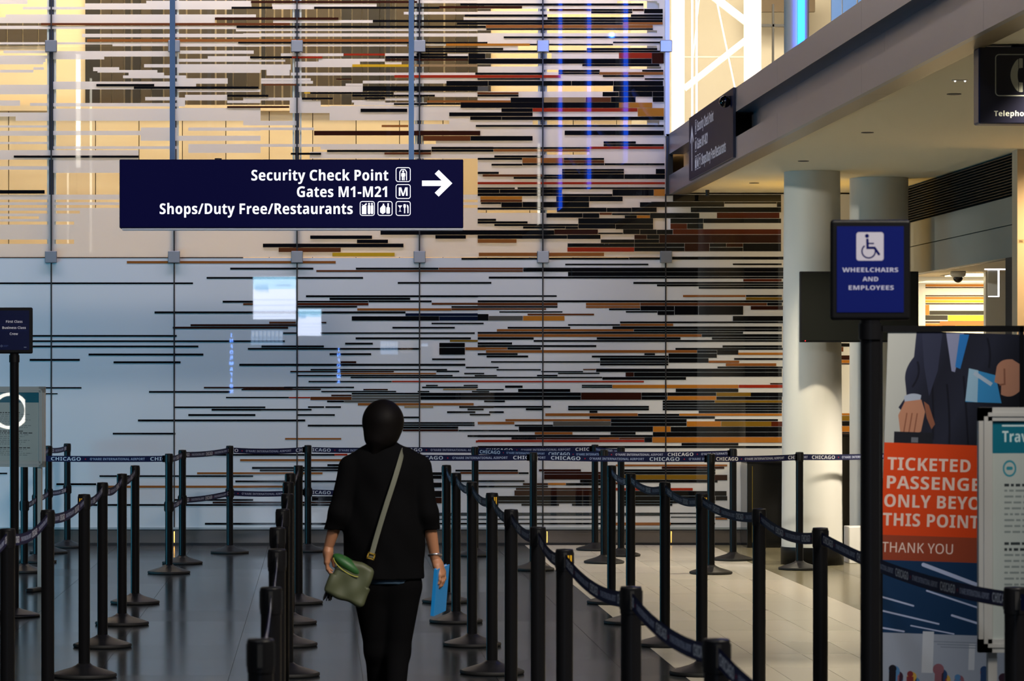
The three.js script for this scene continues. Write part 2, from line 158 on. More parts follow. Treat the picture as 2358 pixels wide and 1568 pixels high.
const stripMat = (r, g, b) => mat({ color: C(r, g, b), roughness: .5, specularIntensity: 0, clearcoat: 1, clearcoatRoughness: .01 });
const SM = {
  K: stripMat(.006, .006, .007), D: stripMat(.035, .010, .006), B: stripMat(.13, .040, .014), N: stripMat(.30, .105, .026), O: stripMat(.46, .17, .022),
  R: stripMat(.34, .03, .012), E: stripMat(.10, .018, .006), Y: stripMat(.62, .36, .02), Q: stripMat(.22, .12, .012), T: stripMat(.34, .22, .10), G: stripMat(.10, .095, .085), V: stripMat(.006, .010, .03), W: M.frost,
};
const wall = new THREE.Group(); wall.name = 'wall_back'; scene.add(wall);
tag(wall, 'tall glass wall of frosted panels crossed by black, orange and white strips', null, null, 'structure');
const wx = x => lx(x, SW), wy = y => ly(y, SW);
{
  // opaque frosted panels of the bottom row, and the band under the canopy on the right
  const RJ = [1533, 1816, 2099, 2382, 2665];
  const cols = JOINTS.slice(0, -1).map((j, i) => [j, JOINTS[i + 1]]);
  for (const [a, b] of cols) mesh('frosted_panel', bxm(wx(a) + .004, wx(b) - .004, wy(GLASS_FOOT), wy(ROW1) - .007, ZW - .03, ZW), M.frost, wall);
  for (let i = 0; i < 4; i++) { mesh('frosted_panel', bxm(wx(RJ[i]) + .004, wx(RJ[i + 1]) - .004, wy(GLASS_FOOT), wy(ROW1) - .004, ZW - .03, ZW), M.frost, wall); mesh('frosted_panel', bxm(wx(RJ[i]) + .004, wx(RJ[i + 1]) - .004, wy(ROW1) + .004, wy(CANOPY_Y), ZW - .03, ZW), M.frost, wall); }
  // clear panes of the upper rows
  for (const [a, b] of cols) for (const [y1, y0] of [[ROW1, ROW2], [ROW2, -378]]) mesh('clear_pane', bxm(wx(a) + .004, wx(b) - .004, wy(y1) + .004, wy(y0) - .004, ZW - .024, ZW - .012), M.pane, wall);
  // frosted bands: slice the upper glazing into rows and keep what is not clear
  const top = -378, xl = -448, xr = 1533, split = 1100;
  const inFrost = (x, y) => FROST.some(r => x > r.x0 - 1e-6 && x < r.x1 + 1e-6 && y > r.y0 && y < r.y1);
  const inClear = (x, y) => CLEAR.some(r => x > r.x0 && x < r.x1 && y > r.y0 && y < r.y1);
  const snap = v => Math.round(v * 2) / 2;
  for (const r of [...FROST, ...CLEAR]) { r.y0 = snap(r.y0); r.y1 = snap(r.y1); if (r.x0 < 4) r.x0 = -448; if (r.x1 > 1095 && r.x1 < 1175 && FROST.includes(r)) r.x1 = split; }
  // beyond the top of the picture the bands go on
  for (let y = -372; y < -6;) { const h = [6, 6, 6, 12, 18][Math.floor(rnd() * 5)]; let x = -448; while (x < split) { const w = rr(120, 600); if (rnd() < .55) FROST.push({ x0: x, x1: Math.min(split, x + w), y0: snap(y), y1: snap(y + h) }); x += w; } y += h + .5; }
  const ys = [...new Set([top, 592, ...FROST.flatMap(r => [r.y0, r.y1]), ...CLEAR.flatMap(r => [r.y0, r.y1])])].filter(y => y >= top && y <= 592).sort((a, b) => a - b);
  const xs = [...new Set([xl, split, xr, ...FROST.flatMap(r => [r.x0, r.x1]), ...CLEAR.flatMap(r => [r.x0, r.x1])])].filter(x => x >= xl && x <= xr).sort((a, b) => a - b);
  let open = [], done = [];
  for (let i = 0; i + 1 < ys.length; i++) {
    const y = (ys[i] + ys[i + 1]) / 2, runs = []; let s = null;
    for (let k = 0; k + 1 < xs.length; k++) { const x = (xs[k] + xs[k + 1]) / 2, on = x < split ? inFrost(x, y) : !inClear(x, y); if (on && s === null) s = xs[k]; if (!on && s !== null) { runs.push([s, xs[k]]); s = null; } }
    if (s !== null) runs.push([s, xr]);
    const next = [];
    for (const [a, b] of runs) { const o = open.find(q => q.a === a && q.b === b); if (o) { o.y1 = ys[i + 1]; next.push(o); } else next.push({ a, b, y0: ys[i], y1: ys[i + 1] }); }
    done.push(...open.filter(o => !next.includes(o))); open = next;
  }
  done.push(...open);
  const bands = done.filter(o => (o.b - o.a) > 1).map(o => ({ ...o, g: face(wx(o.b) - wx(o.a), wy(o.y0) - wy(o.y1)).translate((wx(o.a) + wx(o.b)) / 2, (wy(o.y0) + wy(o.y1)) / 2, ZW - .0105) })).sort((p, q) => (q.b - q.a) * (q.y1 - q.y0) - (p.b - p.a) * (p.y1 - p.y0));
  bands.slice(0, 300).forEach(o => mesh('frosted_band', o.g, M.frostFilm, wall));
  if (bands.length > 300) tag(mesh('frosted_band_pieces', merge(bands.slice(300).map(o => o.g)), M.frostFilm, wall), null, null, null, 'stuff');
  // coloured strips
  const S = [];
  for (const r of STRIPS) {
    const old = S.find(q => q.c === r.c && Math.min(q.y1, r.y1) - Math.max(q.y0, r.y0) > .55 * Math.min(q.y1 - q.y0, r.y1 - r.y0) && Math.min(q.x1, r.x1) - Math.max(q.x0, r.x0) > .3 * (r.x1 - r.x0));
    if (old) { old.x0 = Math.min(old.x0, r.x0); old.x1 = Math.max(old.x1, r.x1); } else S.push(r);
  }
  // the pattern goes on past the left edge of the picture and above it
  for (let i = 0; i < 70; i++) { const y = rr(-370, -8), x = 1533 - Math.pow(rnd(), 1.2) * 1700, w = rr(60, 420); S.push({ x0: Math.max(-440, x - w), x1: x, y0: y, y1: y + 5, c: 'KKKKKKBNORD'[Math.floor(rnd() * 11)] }); }
  for (let i = 0; i < 24; i++) { const y = rr(620, 1200), x = rr(-440, -40); S.push({ x0: x, x1: Math.min(-5, x + rr(60, 300)), y0: y, y1: y + 5, c: 'K' }); }
  for (let i = 0; i < 90; i++) { const y = rr(450, 1200), x = rr(1806, 2600), w = rr(60, 300); if (x > 2120 || x + w < 1936 || (x > 1990 && x + w < 2128)) S.push({ x0: x, x1: Math.min(2660, x + w), y0: y, y1: y + rr(5, 9), c: 'KKKKKNOQDE'[Math.floor(rnd() * 10)] }); }
  // neighbouring strips all but touch
  for (const r of S) for (const q of S) {
    if (r === q) continue;
    const ox = Math.min(r.x1, q.x1) - Math.max(r.x0, q.x0), oy = Math.min(r.y1, q.y1) - Math.max(r.y0, q.y0), gy = q.y0 - r.y1, gx = q.x0 - r.x1;
    if (ox > .6 * Math.min(r.x1 - r.x0, q.x1 - q.x0) && gy > .8 && gy < 2.4) { r.y1 += (gy - .7) / 2; q.y0 -= (gy - .7) / 2; }
    if (oy > .6 * Math.min(r.y1 - r.y0, q.y1 - q.y0) && gx > .8 && gx < 3) { r.x1 += (gx - .8) / 2; q.x0 -= (gx - .8) / 2; }
  }
  console.log('strips', S.length, 'bands', bands.length);
  S.forEach((r, i) => { r.area = (r.x1 - r.x0) * (r.y1 - r.y0) * (r.x1 < 0 || r.y1 < 0 || r.x0 > 2300 ? .01 : 1); const g = .5 / SW; r.g = bxm(wx(r.x0), wx(r.x1), wy(r.y1) + g * .4, wy(r.y0) - g * .4, ZW - .0115, ZW + .0025 + i * 3e-6); });
  const names = { K: 'black_strip', V: 'black_strip', D: 'dark_brown_strip', E: 'dark_brown_strip', G: 'grey_strip', B: 'brown_strip', N: 'orange_brown_strip', O: 'orange_strip', R: 'red_strip', Y: 'yellow_strip', Q: 'ochre_strip', T: 'tan_strip', W: 'frosted_band' };
  const kinds = {};
  for (const r of S.sort((p, q) => q.area - p.area)) (kinds[names[r.c]] ||= []).push(r);
  for (const [n, list] of Object.entries(kinds)) {
    list.slice(0, 300).forEach(r => mesh(n, r.g, SM[r.c], wall));
    if (list.length > 300) tag(mesh(n + '_pieces', merge(list.slice(300).map(r => r.g)), SM.K, wall), null, null, null, 'stuff');
  }
  // black seals in the joints, and the square steel clips on them
  for (const x of [...JOINTS.slice(0, -1)]) mesh('joint_seal', bxm(wx(x) - .0065, wx(x) + .0065, wy(GLASS_FOOT), wy(-378), ZW - .03, ZW + .0055), M.seal, wall);
  for (const x of [1533, 1816, 2099, 2382]) mesh('joint_seal', bxm(wx(x) - .0065, wx(x) + .0065, wy(GLASS_FOOT), wy(CANOPY_Y), ZW - .03, ZW + .0055), M.seal, wall);
  const clip = rbx(.115, .115, .05, .006);
  for (const y of [107, 592]) for (const x of [-165, 118, 401, 684, 966, 1250, 1533]) mesh('glass_clip', clip.clone().translate(wx(x), wy(y), ZW + .028), M.clip, wall);
  mesh('end_trim', bxm(wx(1531), wx(1541), wy(314), wy(-378), ZW - .03, ZW + .03), mat({ color: C(.34, .35, .36), roughness: .35, metalness: .3 }), wall);
  // plinth panels with open upright slits; an unseen line lamp lights the cavity behind
  mesh('joint_line', bxm(wx(-448), wx(560), wy(ROW1 + 1.2) - .004, wy(ROW1 + 1.2) + .004, ZW - .02, ZW + .003), SM.D, wall);
  mesh('foot_rail', bxm(wx(-448), wx(2665), wy(1219), wy(GLASS_FOOT), ZW - .03, ZW + .012), mat({ color: C(.45, .5, .52), roughness: .3, metalness: .6 }), wall);
  mesh('foot_gap', bxm(wx(-448), wx(2665), wy(1221.5), wy(1219), ZW - .03, ZW - .005), M.seal, wall);
  const plinth = mat({ color: C(.20, .175, .16), roughness: .22, metalness: .55 });
  const pj = [-448, -165, 118, 401, 684, 970, 1260, 1546, 1816, 2099, 2382, 2665];
  for (let i = 0; i + 1 < pj.length; i++) {
    mesh('plinth_panel', bxm(wx(pj[i]) + .005, wx(pj[i + 1]) - .005, .022, wy(1221.5), ZW - .06, ZW - .004), plinth, wall);
  }
  mesh('cavity_back', bxm(wx(-448), wx(2665), 0, .2, ZW - .36, ZW - .34), M.cream, wall); mesh('cavity_top', bxm(wx(-448), wx(2665), .2, .21, ZW - .36, ZW - .03), M.cream, wall);
  for (const x of [-2.4, 2.2, 6.6]) panelLamp('unseen_plinth_lamp', null, 4.2, .03, [x, .175, ZW - .12], [x, .07, ZW - .34], C(1, .58, .14), 60, 1, null, wall);  // unseen lamps that make the plinth slits glow gold
  mesh('floor_strip', bxm(wx(-448), wx(2665), 0, .022, ZW - .06, ZW + .004), M.seal, wall);
  // upright fins behind the upper joints
  const fin = mat({ color: C(.02, .03, .09), roughness: .3 }), fe = mat({ color: C(.8, .8, .78), roughness: .4 });
  for (const x of [-165, 118, 401, 684, 966, 1250]) {
    mesh('fin', bxm(wx(x) - .02, wx(x) + .02, wy(ROW1), wy(-378), ZW - .16, ZW - .03), fin, wall);
    for (const s of [-1, 1]) mesh('fin_edge', bxm(wx(x) + s * .034 - .009, wx(x) + s * .034 + .009, wy(ROW1), wy(-378), ZW - .10, ZW - .035), fe, wall);
  }
}

// ---------------------------------------------------------------- the lit room behind the upper glazing
{
  const room = new THREE.Group(); room.name = 'wall_inner'; scene.add(room);
  tag(room, 'warm lit inner wall with brown slats seen through the clear glazing', null, null, 'structure');
  const ZB = ZW - 1.7, sb = F / -ZB, px = x => lx(x, sb), py = y => ly(y, sb);
  const warm = mat({ color: C(.72, .58, .38), roughness: .75 }), warm2 = mat({ color: C(.66, .53, .36), roughness: .75 });
  for (let i = 0; i < 20; i++) mesh('wall_panel', bxm(px(-480 + i * 100) + .004, px(-480 + (i + 1) * 100) - .004, 2.4, 4.36, ZB - .06, ZB), i % 3 ? warm : warm2, room);
  mesh('ledge', bxm(px(-480), px(1520), 4.36, 4.42, ZB - .06, ZB + .05), warm2, room);
  mesh('upper_wall', bxm(px(-480), px(1520), 4.42, 6.9, ZB - .2, ZB - .12), warm, room);
  const slatM = [mat({ color: C(.030, .021, .011), roughness: .6 }), mat({ color: C(.05, .034, .017), roughness: .6 }), mat({ color: C(.016, .012, .008), roughness: .6 })];
  for (let x = 195; x < 1130;) { const w = rr(6, 34); mesh('slat', bxm(px(x), px(x + w), 4.42, 6.9, ZB - .12, ZB - .08), slatM[Math.floor(rnd() * 3)], room); x += w + rr(1.5, 5); }
  for (let x = -380; x < 110; x += 36) mesh('slat', bxm(px(x), px(x + 33), 5.05, 5.30, ZB - .12, ZB - .08), slatM[1], room);
  mesh('back_floor', bxm(px(-520), px(1533), 2.3, 2.4, ZB - .25, ZW - .05), warm2, room);
  mesh('back_roof', bxm(px(-520), px(1533), 6.9, 7.0, ZB - .25, ZW - .0), M.hallWall, room);
  mesh('side_wall', bxm(px(-520), px(-500), 2.4, 6.9, ZB - .25, ZW - .05), M.hallWall, room);
}
for (const x of [-3.2, -.6, 2.0]) panelLamp('unseen_back_room_lamp', null, 2.0, .5, [x, 6.75, ZW - .55], [x, 3.2, ZW - 1.7], C(1, .74, .43), 31, 2, null, scene.getObjectByName('wall_inner'));  // unseen lamps, placed to light the inner wall and frosted bands

// ---------------------------------------------------------------- floor
{
  const floor = new THREE.Group(); floor.name = 'floor'; scene.add(floor);
  tag(floor, 'polished floor of dark stone with a pale stone strip on the right', null, null, 'structure');
  const mottle = noiseTex(256, 256, () => .5 + .5 * (rnd() - .5), null);
  const stone = (r, g, b, ro) => mat({ color: C(r, g, b), roughness: ro, specularIntensity: .35 });
  const dark = [stone(.022, .027, .032, .16), stone(.018, .022, .027, .18), stone(.026, .030, .034, .15)];
  const pale = [stone(.50, .47, .42, .26), stone(.46, .44, .39, .28), stone(.53, .50, .44, .25)];
  const tan = [stone(.20, .18, .12, .22), stone(.18, .165, .11, .24)];
  const slab = stone(.02, .022, .024, .5);
  mesh('subfloor', bxm(-9, 9, -.12, -.003, -34, 26), slab, floor);
  mesh('near_slab', bxm(-9, 9, -.003, 0, -12.0, 26), dark[0], floor);
  const z0 = ZW, z1 = -12.0;
  const lay = (name, xs, dz, mats) => {
    for (let i = 0; i + 1 < xs.length; i++) { let k = i % 2; for (let z = z0; z < z1 - .01; z += dz, k++) { const ze = Math.min(z1, z + dz); mesh(name, bxm(xs[i] + .0012, xs[i + 1] - .0012, -.003, 0, z + .0012, ze - .0012), mats[Math.floor(rnd() * mats.length)], floor); } }
  };
  lay('dark_floor_tile', [-9, -5.59, -4.13, -3.40, -2.68, -1.95, -1.22, -.492, .237, .966, 1.695, 2.0], 1.0, dark);
  lay('pale_floor_tile', [2.0, 2.25, 2.55, 2.85, 3.15, 3.48, 3.8], .9, pale);
  lay('tan_floor_tile', [3.8, 4.4, 5.0, 5.6, 6.5, 9], 1.2, tan);
}
// ---------------------------------------------------------------- hall shell
const shell = (name, label, g, m) => tag(mesh(name, g, m), label, null, null, 'structure');
shell('wall_left', 'dark left wall of the hall', bxm(-9.2, -9, 0, 11, -34, 26), M.hallWall);
shell('wall_right', 'dark right wall of the hall', bxm(9, 9.2, 0, 11, -46, 26), M.hallWall);
shell('wall_front', 'dark wall at the other end of the hall', bxm(-9, 9, 0, 11, 26, 26.2), M.hallWall);
shell('ceiling', 'dark high ceiling of the hall', bxm(-9.2, 9.2, 11, 11.2, -46, 26.2), M.hallWall);
shell('trim_1', 'dark wall beside and above the glass wall', merge([bxm(-9, wx(-448), 0, 11, ZW - .1, ZW), bxm(wx(-448), wx(1533), wy(-378), 11, ZW - .1, ZW)]), M.hallWall);

// ---------------------------------------------------------------- canopy: fascia beam, soffit, ceiling
const YB = 3.41, YT = 3.998, XF = 3.42, YC = 3.43, ZN = -9;
{
  const beam = new THREE.Group(); beam.name = 'canopy_beam'; scene.add(beam);
  tag(beam, 'brushed metal fascia beam with a recessed groove along the canopy edge', null, null, 'structure');
  const brush = noiseTex(64, 256, (x, y) => .5 + .25 * (rnd() - .5), [4, 8]);
  const metal = mat({ color: C(.28, .295, .37), roughness: .36, metalness: .85 });
  const soff = mat({ color: C(.32, .26, .17), roughness: .35, metalness: .5 });
  for (let z = ZW + .03; z < ZN; z += 3.8) { const e = Math.min(ZN, z + 3.8) - .004;
    mesh('upper_fascia', bxm(XF - .02, XF + .16, EYE + 2.16, YT, z, e), metal, beam);
    mesh('lower_fascia', bxm(XF - .02, XF + .02, YB, EYE + 1.955, z, e), metal, beam);
    mesh('groove_back', bxm(XF + .125, XF + .16, YB + .01, EYE + 2.16, z, e), metal, beam);
    mesh('soffit', bxm(XF + .02, XF + .16, YB, YB + .01, z, e), soff, beam); }
  mesh('end_post', bxm(XF - .045, XF + .02, YB - .01, YT, ZW + .002, ZW + .03), M.darkMetal, beam);
  const can = new THREE.Group(); can.name = 'ceiling_canopy'; scene.add(can);
  tag(can, 'low plaster ceiling under the canopy on the right', null, null, 'structure');
  mesh('plaster_slab', bxm(XF + .172, 9, YC, YC + .12, ZW - .03, ZN), M.plaster, can);
  mesh('dark_joint', bxm(XF + .16, XF + .172, YC + .03, YC + .12, ZW - .03, ZN), M.seal, can);  // dark joint line between the soffit and the ceiling slab
  mesh('deck', bxm(XF + .16, 9, YT - .1, YT, ZW - .03, ZN), M.hallWall, can);
}
// recessed downlights in the canopy ceiling
const canopyWarm = C(1, .87, .64);
[30.5, 27.4, 24.2, 20.9, 17.6, 14.4].forEach((d, i) => {
  const t = thing('ceiling_downlight', ['deepest', 'second', 'third', 'fourth', 'fifth', 'nearest'][i] + ' small recessed downlight in the canopy ceiling, counting from the striped wall', 'downlight', [4.02, YC, -d], 0, 'downlights in the canopy ceiling');
  mesh('rim', lathe([[.034, .0], [.046, 0], [.046, -.004], [.034, -.004]], 20), M.darkMetal, t);
  mesh('lens_light', new THREE.CircleGeometry(.033, 20).rotateX(Math.PI / 2).translate(0, -.002, 0), mat({ color: C(.05, .05, .05), emissive: canopyWarm, emissiveIntensity: .05 }), t);
  const l = new THREE.SpotLight(canopyWarm, i ? 31 : 14, 0, .95, .7, 2); l.position.set(0, -.03, 0); l.target.position.set(0, -3, 0); l.castShadow = true; l.shadow.radius = 2; t.add(l, l.target);
});
// unseen yellow uplight behind the round column, placed to light the canopy ceiling
{
  const t = panelLamp('unseen_uplight', 'unseen yellow uplight behind the round column, lighting the canopy ceiling', .34, .24, [4.55, 2.3, -30.7], [4.55, 3.4, -30.701], C(1, .54, .03), 30, 1);
  const p = thing('unseen_uplight_stand', 'unseen thin black stand carrying the unseen uplight behind the column', 'stand', [4.55, 0, -30.7]); mesh('pole', cyl(.02, .02, 2.2, 12), M.darkMetal, p); mesh('foot', cyl(.16, .15, .02, 24), M.darkMetal, p);
}

// ---------------------------------------------------------------- columns
function column(label, x, z, r0, r1) {
  const t = thing('round_column', label, 'column', [x, 0, z], 0);
  mesh('shaft', lathe([[r0, .155], [r1, YC - .001]], 48), mat({ color: C(.66, .65, .61), roughness: .55 }), t);
  mesh('base_ring', lathe([[.001, 0], [r0 + .006, 0], [r0 + .006, .155], [r0, .155]], 48), M.black, t);
  return t;
}
column('round pale column standing before the striped wall, monitor in front of it', lx(1870, 263.4), lz(263.4), .266, .243);
column('round pale column partly hidden behind the wheelchair sign', lx(2064, 263), lz(263) - .9, .262, .262);

// ---------------------------------------------------------------- passage on the right
{
  const X = 5.5, p = new THREE.Group(); p.name = 'wall_passage'; scene.add(p);
  tag(p, 'grey panelled lintel with dark louvres over the bright passage', null, null, 'structure');
  const grey = mat({ color: C(.30, .31, .29), roughness: .5 }), peach = mat({ color: C(.70, .56, .40), roughness: .7 });
  mesh('lintel_panel', bxm(X, X + .06, 2.59, 2.842, ZW, -26.2), grey, p);
  mesh('lintel_panel', bxm(X, X + .06, 2.850, 3.07, ZW, -26.2), grey, p);
  mesh('louvre_backing', bxm(X + .06, X + .1, 2.59, YC, ZW, -26.2), M.black, p);
  for (let i = 0; i < 15; i++) mesh('louvre_slat', bx(.04, .006, -26.2 - ZW, 0, 0, 0).rotateZ(.5).translate(X + .04, 3.085 + i * .0235, (ZW - 26.2) / 2), M.darkMetal, p);
  mesh('passage_ceiling', bxm(X + .06, 9, 2.61, 2.67, ZW, -26.2), mat({ color: C(.72, .62, .46), roughness: .7 }), p);
  mesh('door_jamb', bxm(X - .0, X + .04, 0, 2.59, -26.45, -26.2), M.darkMetal, p);
  mesh('pier', bxm(X, 9, 0, YC, -26.2, -26.0), peach, p);
  mesh('inner_wall', bxm(6.16, 9, 0, 2.61, -30.6, -30.5), M.white, p);
  mesh('number', new THREE.PlaneGeometry(.05, .03).translate(X + .03, ly(558, 290), -25.999), mat({ color: 0xffffff, roughness: .7, map: canvas(96, 56, (g, w, h) => { g.fillStyle = '#cfae88'; g.fillRect(0, 0, w, h); g.fillStyle = '#3a2f26'; g.font = 'bold 50px sans-serif'; g.fillText('86', 16, 46); }) }), p);
}
panelLamp('unseen_passage_lamp', null, 1.0, .7, [6.5, 2.598, -31.3], [6.5, .9, -31.301], C(1, .80, .45), 30, 3, null, scene.getObjectByName('wall_passage'));  // unseen lamp, placed to brighten the strips inside the passage
{
  const t = thing('unseen_passage_spotlight', 'unseen warm spotlight in the passage, placed to light the round column', 'lamp', [6.9, 1.0, -27.5]), d = V(4.42 - 6.9, .45 - 1.0, -28.8 + 27.5);  // unseen spotlight that lights the low right side of the column
  mesh('can', bar(V(0, 0, 0), d.clone().multiplyScalar(-.07), .07, 24), M.darkMetal, t);
  mesh('lens_light', new THREE.SphereGeometry(.055, 20, 14), mat({ color: 0xffffff, emissive: C(1, .86, .62), emissiveIntensity: 4 }), t);
  mesh('stand', cyl(.02, .02, 1.0, 12, .06, -1.0, .03), M.darkMetal, t); mesh('foot', cyl(.16, .15, .02, 24, .06, -1.0, .03), M.darkMetal, t);
  const l = new THREE.SpotLight(C(1, .88, .70), 40, 0, .36, 1, 2); l.shadow.radius = 4; l.castShadow = true; l.target.position.copy(d); t.add(l, l.target);
}
{
  const t = thing('dome_camera', 'white ceiling dome camera with dark bubble in the bright passage', 'camera', [lx(2206, 250), 2.61, lz(250)]);
  mesh('mount', lathe([[.001, 0], [.072, 0], [.07, -.04], [.05, -.055], [.001, -.055]], 28), M.white, t);
  mesh('bubble', new THREE.SphereGeometry(.046, 24, 16).translate(0, -.06, 0), mat({ color: C(.01, .008, .008), roughness: .05 }), t.children[0]);
  const s = thing('hanging_blade_sign', 'small pale blade sign with lit edges hanging in the passage', 'sign', [lx(2288, 256), 2.61, lz(256)]);
  mesh('plate', bx(.085, .235, .02, -.01, -.13, 0), M.white, s);
  const gl = mat({ color: 0xffffff, emissive: C(.9, .9, 1), emissiveIntensity: 1.5 });
  mesh('edge_light', bx(.012, .245, .022, .045, -.13, 0), gl, s); mesh('bottom_edge_light', bx(.095, .01, .022, 0, -.25, 0), gl, s);
  mesh('ceiling_light_bar', bx(.2, .012, .03, .02, -.006, 0), gl, s);
}
// low cabinets before the wall under the canopy
{
  const gl = mat({ color: C(.006, .006, .006), roughness: .12 });
  const cab = (label, x0, x1, h) => { const t = thing('black_cabinet', label, 'cabinet', [(x0 + x1) / 2, 0, ZW + .27]); mesh('body', rbx(x1 - x0, h - .02, .46, .004, 0, h / 2 - .01, 0), gl, t); mesh('top', bx(x1 - x0 + .01, .02, .48, 0, h - .01, 0), M.black, t); mesh('painted_lit_edge', bx(.006, h - .1, .006, -(x1 - x0) / 2 + .05, h / 2, .232), mat({ color: C(.5, .36, .08), roughness: .3, metalness: 1 }), t); };  // yellow light along the cabinet edge is put into the strip colour
  cab('glossy black low cabinet against the wall left of the round column', 4.1, 4.86, .83);
  cab('taller glossy black cabinet against the wall right of the round column', 4.9, 5.45, 1.09);
  const w = thing('white_box', 'low white cabinet beside the round column base', 'cabinet', [4.86, 0, -29.1]);
  mesh('body', rbx(.42, .32, .3, .006, 0, .16, 0), M.white, w);
  mesh('plinth', bx(.4, .02, .28, 0, .01, 0), M.black, w);
}
// wall monitor on the column
{
  const s = 268, x0 = lx(1842, s), x1 = lx(2115, s), y0 = ly(788, s), y1 = ly(625, s), z = lz(s);
  const t = thing('monitor', 'switched-off black monitor mounted in front of the round column', 'monitor', [(x0 + x1) / 2, (y0 + y1) / 2, z]);
  mesh('case', rbx(x1 - x0, y1 - y0, .05, .006, 0, 0, -.02), M.black, t);
  mesh('screen_glass', bx(x1 - x0 - .03, y1 - y0 - .03, .004, 0, 0, .006), mat({ color: C(.01, .011, .010), roughness: .18 }), t.children[0]);
  mesh('power_light', bx(.008, .008, .004, -(x1 - x0) / 2 + .045, -(y1 - y0) / 2 + .012, .007), mat({ color: C(.4, 0, 0), emissive: C(1, .03, .03), emissiveIntensity: 2 }), t.children[0]);
  mesh('bracket', bx(.12, .2, .16, -.32, 0, -.12), M.darkMetal, t);
}

// ---------------------------------------------------------------- bright gallery above the canopy
{
  const g = new THREE.Group(); g.name = 'wall_gallery'; scene.add(g);
  tag(g, 'brightly lit cream gallery beyond the end of the glass wall', null, null, 'structure');
  mesh('back_wall', bxm(3.0, 9, 3.9, 11, -43.2, -43), M.cream, g);
  mesh('gallery_floor', bxm(3.36, 9, YT - .1, YT - .02, -43.2, ZW - .03), M.cream, g);
  mesh('side_wall', bxm(3.2, 3.36, 3.9, 11, -43.2, ZW - .1), M.white, g);
  mesh('brown_panel', bxm(lx(1730, 182), lx(1870, 182), ly(32, 182), ly(-40, 182), -41.6, -41.5), mat({ color: C(.12, .08, .04), roughness: .6 }), g);
  const s = 190; mesh('window_bar', bxm(lx(1778, s), lx(1782, s), ly(260, s), ly(10, s), lz(s) - .03, lz(s) + .03), M.darkMetal, g);
  mesh('window_head', bxm(lx(1752, s), lx(1810, s), ly(62, s), ly(56, s), lz(s) - .03, lz(s) + .03), M.darkMetal, g);
  mesh('rail', bxm(lx(1575, s), lx(1712, s), ly(133, s), ly(130, s), lz(s) - .02, lz(s) + .02), M.cream, g);
  for (const [x0, x1] of [[1914, 1938], [1940, 1972], [1975, 2010]]) mesh('blue_panel', bxm(lx(x0, s), lx(x1, s), 3.9, 7, lz(s) - .02, lz(s) + .02), mat({ color: C(.02, .10, .34), roughness: .4 }), g);
  const t = thing('truss_frame', 'white tubular truss standing in the bright gallery', 'truss', [0, 0, 0]), S2 = 205, P = (x, y) => at(x, y, S2);
  const y0 = 720, base = YT - .02;
  const post = (n, x, r) => mesh(n, cyl(r, r, 7 - base, 20, lx(x, S2), base, lz(S2)), M.white, t);
  post('post', 1561, .075); post('post', 1733, .1); post('thin_post', 1594, .012); post('thin_post', 1604, .012);
  mesh('brace', bar(P(1575, 205), P(1718, 92), .036), M.white, t);
  mesh('brace', bar(P(1640, -10), P(1720, 52), .045), M.white, t);
  mesh('rod', bar(P(1652, 10), P(1695, 215), .009), M.white, t);
  mesh('rod', bar(P(1612, -20), P(1596, 130), .006), M.white, t);
}
panelLamp('unseen_gallery_lamp', 'unseen strong warm lamp above the truss, placed to light the gallery', 2.4, 1.2, [4.9, 7.4, -34.2], [4.6, 4.6, -39.5], C(1, .86, .62), 75, 4);  // unseen lamp that brightens the gallery walls and truss
// steel columns with blue light tubes on the canopy edge
const d_ = d => d;
[25, 19.7, 14.4].forEach((d, i) => {
  const s = F / d, t = thing('blue_lit_column', ['deepest', 'middle', 'nearest'][i] + ' white steel column with a blue light tube on the canopy', 'column', [lx(1834, F / 25), YT, -d], 0, 'steel columns on the canopy');
  mesh('shaft', cyl(.094, .094, 6.9, 28), M.white, t);
  mesh('brace', bar(V(.1, 1.05, 0), V(.42, .62, 0), .035), M.white, t);
  if (!i) { // unseen blue projector above view, placed to tint the free end of the glass
    const d = V(wx(1500) - lx(1834, F / 25), 4.75 - (YT + 1.7), ZW + d_(25)), u = d.clone().normalize();
    mesh('unseen_blue_projector', bar(V(-.14, 1.7, -.05), V(-.14, 1.7, -.05).addScaledVector(u, -.14), .05, 18), M.darkMetal, t);
    mesh('unseen_projector_lens_light', new THREE.SphereGeometry(.04, 18, 12).translate(-.14, 1.7, -.06), mat({ color: C(0, .05, .5), emissive: C(.02, .15, 1), emissiveIntensity: 2 }), t);
    const l = new THREE.SpotLight(C(.04, .2, 1), 60, 0, .22, .9, 2); l.position.set(-.14, 1.7, -.06); l.target.position.set(-.14, 1.7, -.06).add(d); l.castShadow = true; t.add(l, l.target);
  }
  for (const q of [-1, 1]) mesh('blue_light_tube', cyl(.026, .026, 5.5, 12, .02, .01, q * .118), mat({ color: C(0, .05, .5), emissive: C(.01, .10, 1), emissiveIntensity: 13 }), t);
});

{
  const t = thing('unseen_pier_downlight', 'unseen warm downlight out of view, placed to light the peach pier at right', 'downlight', [6.1, YC, -25.3]);  // unseen downlight beyond the right edge, placed to light the pier
  mesh('rim', lathe([[.034, .0], [.046, 0], [.046, -.004], [.034, -.004]], 20), M.darkMetal, t);
  mesh('lens_light', new THREE.CircleGeometry(.033, 20).rotateX(Math.PI / 2).translate(0, -.002, 0), mat({ color: C(.05, .05, .05), emissive: canopyWarm, emissiveIntensity: .3 }), t);
  const l = new THREE.SpotLight(C(1, .72, .38), 16, 0, 1.1, .7, 2); l.position.set(0, -.03, 0); l.target.position.set(-.2, -3, -1.2); l.castShadow = true; l.shadow.radius = 2; t.add(l, l.target);
}

